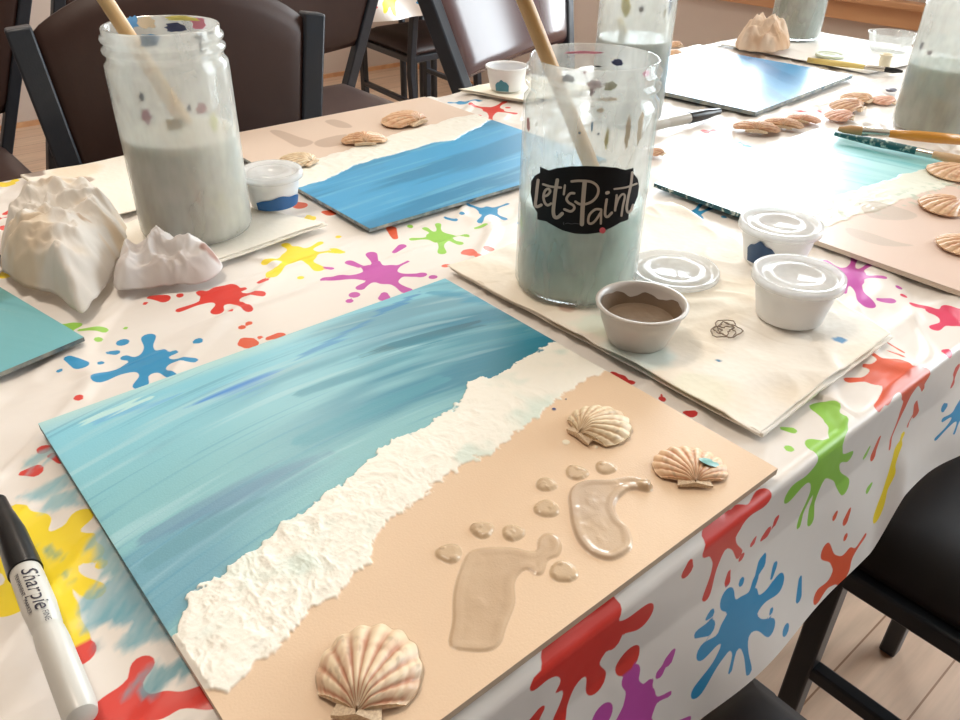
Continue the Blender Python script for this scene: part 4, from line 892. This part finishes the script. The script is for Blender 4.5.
lid_disc(at2(673, 278), .034, 'round pale cup lid lying on the towel right of the labelled jar', M['clear_lid'], TW+.0005)
lid_disc(at2(829, 58), .022, 'small round lid with greenish paint at the far end of the table', mat('green_tinged_lid', (206, 214, 190), .4), .003)
st = MB(); st.lathe([(0, 0), (.006, 0), (.0075, .0015), (.006, .003), (0, .0036)], 20)
st = st.build('dried_paint_chip', mat('grey_chip', (110, 108, 120), .5), smooth=True); st.location = (*at2(891, 91), TZ); st.scale = (1.4, 1, 1); tag(st, 'small dark grey paint chip lying left of the right hand jar', 'paint chip')

# ================================================================ SHELLS
def shell_mesh(seed, ribs=11, Hh=.26, cols=((240, 222, 190), (196, 140, 108))):
    q = random.Random(seed); nt_, nr_ = 150, 34
    th = np.linspace(-1.25, 1.25, nt_)[:, None]; r = np.linspace(0.02, 1, nr_)[None, :]
    Rr = (np.cos(th*.98))**.62*(1+.012*np.cos(th*ribs*2.4)); x = Rr*np.sin(th)*r*.98; y = Rr*np.cos(th)*r
    prof = Hh*(np.clip(1-(r*.98)**2.4, 0, 1))**.75*(.55+.45*sstep(0, .25, r))
    z = prof*(np.cos(th*1.1)).clip(.15)**.5
    rib = np.abs(np.cos(th*ribs*1.2)); z = z+(.035*r**.7)*(rib-.4)*(1-.35*r**6)+.006*np.sin(r*38+3*fbm(th*3, r*3, 2, seed))*r
    z = np.maximum(z, .012)
    c1, c2 = A3(cols[0]), A3(cols[1]); o = np.ones(x.shape+(3,))
    col = mixc(o*c1, o*c2, (.15+.75*sstep(.85, .15, rib)*sstep(.05, .5, 1.15-r)+.35*sstep(.5, .7, fbm(th*3+r*0, r*7, 3, seed+2))).clip(0, 1))
    col = mixc(col, o*A3((150, 128, 104)), sstep(.6, .8, fbm(th*9, r*9, 3, seed+5))*.4+sstep(.16, .02, r+0*th)*.4)
    N = nt_*nr_; top = np.stack([x, y, z], -1).reshape(-1, 3); bot = np.stack([x, y, z*.35], -1).reshape(-1, 3)
    Qf = grid_faces(nt_, nr_)[:, ::-1]; rim = [i*nr_+nr_-1 for i in range(nt_)]+[j+(nt_-1)*nr_ for j in range(nr_-2, -1, -1)]+[i*nr_ for i in range(nt_-2, -1, -1)]+[j for j in range(1, nr_-1)]
    side = np.array([[rim[i], rim[(i+1) % len(rim)], rim[(i+1) % len(rim)]+N, rim[i]+N] for i in range(len(rim))])
    V = np.concatenate([top, bot]); Q = np.concatenate([Qf, Qf[:, ::-1]+N, side]); cc = np.concatenate([col.reshape(-1, 3)]*2)
    return V, Q, cc
def ears():
    V = []; Fc = []
    for s in (-1, 1):
        o = len(V); P = [(0, -.035), (s*.16, -.05), (s*.27, -.04), (s*.25, .04), (s*.23, .15), (s*.05, .12)]
        for z in (.0, .10): V += [(a*1., b*1., z*(1-.9*abs(a)/.4)+.01) for a, b in P]
        n_ = len(P)
        top = tuple(range(o+n_, o+2*n_)); Fc.append(top if s > 0 else tuple(reversed(top))); Fc.append(tuple(reversed(range(o, o+n_))) if s > 0 else tuple(range(o, o+n_)))
        for k in range(n_):
            a = o+k; b = o+(k+1) % n_; Fc.append((a, b, b+n_, a+n_) if s > 0 else (b, a, a+n_, b+n_))
    return V, Fc
SM = {}
def shell(px, size, rot, label, z=TZ+.0002, seed=0, cols=0, wide=1., tilt=(0, 0), name='scallop_shell', lift=0):
    PALS = [((240, 222, 190), (190, 134, 104)), ((244, 228, 196), (206, 170, 130)), ((238, 204, 166), (200, 140, 100)), ((232, 196, 160), (184, 124, 92)), ((236, 190, 160), (196, 130, 106))]
    c = at2(px[0], px[1], z+size*.1)
    t = thing(name, (c[0], c[1], z+lift), label, 'shell')
    key = (seed, cols)
    if key not in SM:
        V_, Q_, cc_ = shell_mesh(seed, 9+seed % 4, .24+.03*(seed % 3), PALS[cols]); V_[:, 1] -= .5
        ff = fast_mesh('shell_fan', V_, Q_, M['shell'], t); set_col(ff, cc_)
        ev, ef = ears(); eo = mesh_obj('shell_hinge', [(a, b-.5, c_) for a, b, c_ in ev], ef, M['hinge'], t, smooth=False)
        SM[key] = (ff.data, eo.data)
    else:
        ff = bpy.data.objects.new('shell_fan', SM[key][0]); C.objects.link(ff); ff.parent = t
        eo = bpy.data.objects.new('shell_hinge', SM[key][1]); C.objects.link(eo); eo.parent = t
    t.scale = (size*wide, size, size); t.rotation_euler = (tilt[0], tilt[1], rot); return t
M['hinge'] = noisy(mat('shell_hinge', rough=.5), (232, 212, 182), (196, 168, 138), 40)
Zf = TZ+.0052
def rot_px(c, h_):
    """rotation so the hinge points from centre pixel c to pixel h_"""
    a = at2(*c); b = at2(*h_); d = a-b; return math.atan2(-d[0], d[1])
s = shell((370, 663), .043, rot_px((372, 660), (358, 710)), 'largest scallop shell, nearest the viewer on the sand of the front painting', z=Zf, seed=1, cols=0, wide=.86)
shell((601, 421), .036, rot_px((602, 420), (572, 436)), 'small ribbed shell with pink grooves, left of two above the footprints', z=Zf, seed=2, cols=1, wide=.9)
s = shell((690, 462), .032, rot_px((690, 458), (698, 486)), 'orange shell with a turquoise smear near the right corner of the front painting', z=Zf, seed=3, cols=2, wide=1.1)
V = []; n_ = 12
for i in range(n_):
    a = 2*math.pi*i/n_; V.append((.30+.15*math.cos(a), -.18+.08*math.sin(a), .0))
g = MB().lathe([(0, .06), (.10, .05), (.14, .0)], 16).build('paint_smear', mat('teal_smear', (120, 176, 170), .4), s, smooth=True); g.location = (.28, -.08, .17); g.scale = (1.7, .9, .6); g.rotation_euler = (0, .5, .5)
shell((403, 117), .050, .3, 'tan shell at the top of the row on the far painting, nearest the table edge', z=Zf, seed=1, cols=2, wide=1.1)
shell((364, 137), .038, -.5, 'golden shell in the middle of the three on the far painting', z=Zf, seed=2, cols=2, wide=1.2)
shell((296, 158), .040, .5, 'pale shell partly hidden behind the white cup beside the left jar', z=Zf, seed=3, cols=1)
GR = 'loose shells scattered between the blue canvas and the right jar'
shell((757, 125), .042, -1.0, 'ribbed brown shell, leftmost in the touching row of three below the blue canvas', seed=1, cols=3, wide=1.2)['group'] = GR
shell((784, 122), .036, -1.1, 'ribbed brown shell, middle one of the touching row of three below the blue canvas', seed=2, cols=3, wide=1.2)['group'] = GR
shell((805, 117), .034, -1.3, 'pinkish shell, right end of the touching row of three below the blue canvas', seed=3, cols=4, wide=1.1)['group'] = GR
shell((839, 114), .036, .4, 'pink shell, nearest of the cluster in the middle of the right table half', seed=1, cols=4, wide=1.2)['group'] = GR
shell((847, 104), .044, .2, 'long brown shell in the middle of the cluster left of the right jar', seed=2, cols=3, wide=1.2)['group'] = GR
shell((857, 96), .044, .0, 'pale golden shell at the back of the cluster left of the right jar', seed=3, cols=2, wide=1.)['group'] = GR
shell((883, 99), .034, .3, 'small pinkish shell nearest the right jar', seed=1, cols=4, wide=1.1)['group'] = GR
shell((655, 151), .022, .3, 'small brown shell peeking out right of the labelled jar', seed=1, cols=3)
shell((674, 44), .030, .1, 'tan shell behind the second jar, the farther of the two there', seed=2, cols=2)
shell((673, 52), .034, .1, 'tan shell behind the second jar, the nearer of the two there', seed=3, cols=2)
Zr = TZ+.0062
shell((949, 170), .040, .9, 'golden shell farthest up on the pale right hand painting', z=Zr, seed=1, cols=2, wide=1.2)
shell((941, 203), .038, .7, 'orange shell in the middle of the right hand painting', z=Zr, seed=2, cols=2, wide=1.2)
shell((960, 242), .036, .6, 'shell cut off by the right edge, nearest on the right hand painting', z=Zr, seed=3, cols=2, wide=1.1)

# ================================================================ CHAIRS
def chair(label, bl, br, tl, tr, front, arch=.035, pb=.50, vinyl=None, seat=True, depth=.38, hfl=.012, sh=.45, bulge=.02, ba=-.02):
    """bl/br: back posts at seat height, tl/tr: their tops; front: unit xy direction the chair faces"""
    bl, br, tl, tr = [np.array(p, float) for p in (bl, br, tl, tr)]; fr = np.array([front[0], front[1], 0.]); fr /= np.linalg.norm(fr)
    c = (bl+br)/2; t = thing('dining_chair', (c[0], c[1], 0), label, 'chair', None); vin = vinyl or M['vinyl']
    off = np.array([c[0], c[1], 0]); up = (br-bl)[:2]; up = (*up, 0)
    def tb(pts, nm, r=hfl): return autosmooth(MB().tube([p-off for p in pts], r, square=True, up=up).build(nm, M['metal_black'], t, bevel=.003), 30)
    for b_, t_ in ((bl, tl), (br, tr)):
        foot = b_.copy(); foot[2] = 0; foot = foot-fr*.05
        kn = b_-(t_-b_)*.12; kn[2] = b_[2]-.06
        tb([foot, kn, b_, t_], 'back_leg')
    fl_ = bl+fr*depth; frr = br+fr*depth
    for p in (fl_, frr):
        f0 = p.copy(); f0[2] = 0; tb([f0, p], 'front_leg')
    z = np.array([0, 0, 1.])
    for a, b in ((bl, fl_), (br, frr)):
        tb([a-z*.012, b-z*.012], 'seat_rail', .011); tb([a-z*.16-fr*.02, b-z*.16], 'stretcher', .009)
    tb([fl_-z*.012, frr-z*.012], 'seat_rail', .011); tb([bl-z*.012, br-z*.012], 'seat_rail', .011)
    # seat cushion
    n1 = 14; V = []; 
    for i in range(n1+1):
        for j in range(n1+1):
            u = i/n1; v = j/n1; e = min(u, 1-u, v, 1-v); p = (bl*(1-u)+br*u)+fr*(depth+.012)*v-off; inset = .0
            V.append((p[0], p[1], sh+.012+.030*min(1, e*7)**.5))
    m0 = len(V); V += [(a, b, sh+.002) for a, b, _ in V]; Q = grid_faces(n1+1, n1+1); k = np.cross(br-bl, fr)[2]
    if k < 0: Q = Q[:, ::-1]
    rim = [i*(n1+1) for i in range(n1+1)]+[n1*(n1+1)+j for j in range(1, n1+1)]+[i*(n1+1)+n1 for i in range(n1-1, -1, -1)]+[j for j in range(n1-1, 0, -1)]
    S = [(rim[i], rim[(i+1) % len(rim)], rim[(i+1) % len(rim)]+m0, rim[i]+m0) for i in range(len(rim))]
    mesh_obj('seat', V, [tuple(f) for f in Q]+[tuple(reversed(f)) for f in (Q+m0)]+S, vin, t)
    # curved back panel between the posts
    nu_, nv_ = 22, 14; V = []
    for side in (1, -1):
        for i in range(nu_+1):
            u = i/nu_
            for j in range(nv_+1):
                v = j/nv_
                def pl(a, b, zz): return a+(b-a)*((zz-a[2])/(b[2]-a[2]))
                ztop = (tl[2]*(1-u)+tr[2]*u)-.012+arch*math.sin(math.pi*u)**.8; zb = pb+ba*math.sin(math.pi*u)+.02
                zz = zb+(ztop-zb)*v; P1 = pl(bl, tl, zz); P2 = pl(br, tr, zz); e_ = (P2-P1); q0 = P1+e_*.02; q1 = P2-e_*.02
                p = q0*(1-u)+q1*u; ed = min(v, 1-v, u*1.5, (1-u)*1.5); th = .011*min(1, ed*10+.25)
                p = p-fr*(bulge*math.sin(math.pi*u))+fr*th*side-off; V.append(tuple(p))
    Q = grid_faces(nu_+1, nv_+1); N = (nu_+1)*(nv_+1); w = nv_+1
    rim = [i*w for i in range(nu_+1)]+[nu_*w+j for j in range(1, w)]+[i*w+nv_ for i in range(nu_-1, -1, -1)]+[j for j in range(nv_-1, 0, -1)]
    S = [(rim[i], rim[(i+1) % len(rim)], rim[(i+1) % len(rim)]+N, rim[i]+N) for i in range(len(rim))]
    o = mesh_obj('backrest', V, [tuple(f) for f in Q]+[tuple(reversed(f)) for f in (Q+N)]+[tuple(reversed(s_)) for s_ in S], vin, t)
    return t
def pxy(p, y): return at(p[0], p[1], 1, y)
# the chair across the table, at the left
tl = pxy((17, 27), 1.05); tr_ = pxy((312, 12), .99); bl_ = tl+(pxy((68, 155), 1.03)-tl)*((.45-tl[2])/(pxy((68, 155), 1.03)[2]-tl[2])); br_ = tr_+(pxy((311, 112), .985)-tr_)*((.45-tr_[2])/(pxy((311, 112), .985)[2]-tr_[2]))
bl_[1] = 1.03; br_[1] = .985
chair('brown padded chair with black frame across the table, behind the left jar', bl_, br_, tl, tr_, (-.17, -1), depth=.30, hfl=.014, arch=.062, bulge=-.015)
# shiny backed chair behind the labelled jar
l1 = pxy((460, 84), 1.0); l0 = pxy((429, 0), 1.03); g1 = pxy((566, 48), 1.12); g0 = pxy((565, 0), 1.15)
def ext(a, b, z): return a+(b-a)*((z-a[2])/(b[2]-a[2]))
chair('glossy purple brown chair behind the labelled jar with strong window glare on its back', ext(l0, l1, .45), ext(g0, g1, .45), ext(l1, l0, .90), ext(g1, g0, .90), (.3, -1), depth=.30, pb=.715, ba=.018, vinyl=M['vinyl_shiny'], bulge=-.035, hfl=.013)
# chair row farther back
c2t = at(371, 0, 1, 2.0); c2b = at(345, 98, 1, 2.03); R1 = ext(c2t, c2b, .45); R0 = ext(c2b, c2t, .87)
dx = np.array([.40, 0, 0])
chair('dark brown chair standing further back, right of the nearest brown chair', R1-dx*.8, R1, R0-dx, R0, (0, -1), depth=.36, pb=.56, hfl=.015)
chair('dark brown chair far back, partly hidden between two other chairs', R1-dx*2.0, R1-dx*1.2, R0-dx*2.08, R0-dx*1.16, (0, -1), depth=.36, pb=.56)
chair('dark brown chair far back at the top left corner', R1-dx*3.1, R1-dx*2.25, R0-dx*3.18, R0-dx*2.22, (0, -1), depth=.36, pb=.52)
# chair tucked under the second table
chair('brown seated chair with black legs tucked under the second table', (1.99, 2.34, .45), (1.67, 2.31, .45), (2.0, 2.32, .66), (1.68, 2.29, .66), (.1, 1), depth=.36, pb=.60, arch=-.02)
# near side chairs, lower right
chair('dark chair pushed under the near side of the table, lower right corner', (1.02, -.17, .45), (.645, -.17, .45), (1.05, -.25, .86), (.615, -.25, .86), (0, 1), depth=.355, hfl=.012, vinyl=M['vinyl_dark'])
chair('black chair under the near table edge, only a seat corner showing at the bottom', (.45, -.20, .45), (.07, -.20, .45), (.47, -.27, .80), (.05, -.27, .80), (0, 1), depth=.355, vinyl=M['vinyl_dark'])

# ================================================================ SECOND TABLE
t2 = thing('folding_table', (1.75, 2.6, 0), 'second table further back whose splatter cloth hangs behind the chairs', 'table')
X0, X1, Y0, Y1 = 1.40, 2.15, 2.24, 3.0
for o in [MB().box((X0+.01, Y0+.01, TZ-.035), (X1-.01, Y1-.01, TZ-.006), .004).build('tabletop', M['table_top'])]+[MB().tube([(x, y, 0), (x, y, TZ-.035)], .014).build('leg', M['metal_black'], smooth=True) for x in (X0+.68, X1-.01) for y in (Y0+.56, Y1-.06)]:
    o.parent = t2; o.matrix_parent_inverse = Matrix.Translation(-Vector(t2.location))
u2 = np.arange(X0-.16, X1+.16, .006); v2 = np.arange(Y0-.16, Y1+.16, .006); U2, V2 = np.meshgrid(u2, v2, indexing='ij')
S2 = np.full(U2.shape, .05); C2 = np.ones(U2.shape+(3,))*A3(PAL['yellow']); rs = np.random.RandomState(3)
spots2 = [('yellow', 1.53, Y0-.10, .035), ('red', 1.46, Y0-.12, .014), ('blue', 1.66, Y0-.11, .02), ('purple', 1.95, Y0-.08, .04), ('green', 1.8, Y0-.03, .03)]+[(list(PAL)[k % 6], X0+rs.rand()*.75, Y0+rs.rand()*.75, .02+.02*rs.rand()) for k in range(14)]+[('purple', X0-.08, Y0+.35, .03), ('red', X0-.1, Y0+.6, .02)]
for nm, x, y, r_ in spots2:
    an = np.arctan2(V2-y, U2-x); d = np.hypot(U2-x, V2-y)-r_*(1+.35*np.sin(5*an+x*9)+.2*np.sin(8*an)); m = d < S2; S2[m] = d[m]; C2[m] = lin(PAL[nm])
cu = np.clip(U2, X0, X1); cv = np.clip(V2, Y0, Y1); du = U2-cu; dv = V2-cv; dr = np.hypot(du, dv); nx = np.where(dr > 0, du/np.maximum(dr, 1e-9), 0); ny = np.where(dr > 0, dv/np.maximum(dr, 1e-9), 0)
o2 = dr*.08+np.minimum(dr, .006)+dr*.08*np.sin((U2+V2)*30)
c2 = fast_mesh('tablecloth', np.stack([cu+nx*o2, cv+ny*o2, TZ-.002-dr*.985], -1).reshape(-1, 3), grid_faces(len(u2), len(v2)), M['cloth'])
set_f(c2, S2, 'sdf'); set_col(c2, C2.reshape(-1, 3), 'splat'); set_col(c2, np.zeros((S2.size, 4)), 'smear')
tag(c2, 'splatter printed tablecloth on the second table in the background, yellow blot showing', 'tablecloth')

# ================================================================ LIGHT
w = bpy.data.worlds.new('daylight'); sc.world = w; w.use_nodes = True; t_ = w.node_tree; N = t_.nodes; Lk = t_.links.new
bg = N['Background']
tc = N.new('ShaderNodeTexCoord'); sx = N.new('ShaderNodeSeparateXYZ'); Lk(tc.outputs['Generated'], sx.inputs[0])
mr = N.new('ShaderNodeMapRange'); mr.inputs['From Min'].default_value = .0; mr.inputs['From Max'].default_value = .4; Lk(sx.outputs['X'], mr.inputs['Value'])
cr = N.new('ShaderNodeMix'); cr.data_type = 'RGBA'; cr.inputs[6].default_value = (1.0, .80, .62, 1); cr.inputs[7].default_value = (.88, .95, 1.0, 1); Lk(mr.outputs[0], cr.inputs[0])
ms = N.new('ShaderNodeMapRange'); ms.inputs['To Min'].default_value = .03; ms.inputs['To Max'].default_value = 30.; Lk(mr.outputs[0], ms.inputs['Value'])
Lk(cr.outputs[2], bg.inputs['Color']); Lk(ms.outputs[0], bg.inputs['Strength'])
for k, h in enumerate(holes):
    l = bpy.data.lights.new('window_portal', 'AREA'); l.shape = 'RECTANGLE'; l.size = h[3]-h[2]; l.size_y = h[1]-h[0]
    l.cycles.is_portal = True
    o = bpy.data.objects.new('window_portal', l); C.objects.link(o); o.location = (XW+.13, (h[0]+h[1])/2, (h[2]+h[3])/2); o.rotation_euler = (0, math.radians(90), 0)
# ceiling lamps of the room, warm
def lamp(x, y, power, label):
    t = thing('ceiling_lamp', (x, y, 2.6), label, 'lamp')
    MB().lathe([(0, 0), (.22, 0), (.22, -.03), (.20, -.035), (0, -.035)], 40).build('lamp_housing', M['ceiling'], t, smooth=False)
    l = bpy.data.lights.new('lamp', 'AREA'); l.shape = 'DISK'; l.size = .4; l.energy = power; l.color = (1, .86, .72)
    o = bpy.data.objects.new('lamp_light', l); C.objects.link(o); o.location = (x, y, 2.555)
lamp(.0, .9, 30, 'round ceiling lamp above the left end of the table'); lamp(1.2, 2.6, 20, 'round ceiling lamp above the second table')

cam = bpy.data.cameras.new('camera'); cam.sensor_width = 36; cam.lens = F/960*36; cam.clip_start = .01
co = bpy.data.objects.new('camera', cam); C.objects.link(co)
co.matrix_world = Matrix(((R[0, 0], -R[0, 1], -R[0, 2], 0), (R[1, 0], -R[1, 1], -R[1, 2], 0), (R[2, 0], -R[2, 1], -R[2, 2], CZ), (0, 0, 0, 1)))
sc.camera = co
sc.view_settings.view_transform = 'Standard'; sc.view_settings.look = 'None'; sc.view_settings.gamma = 1; sc.view_settings.use_curve_mapping = False
sc.view_settings.exposure = -1.03
sc.cycles.use_denoising = True; sc.cycles.max_bounces = 8; sc.cycles.transparent_max_bounces = 24
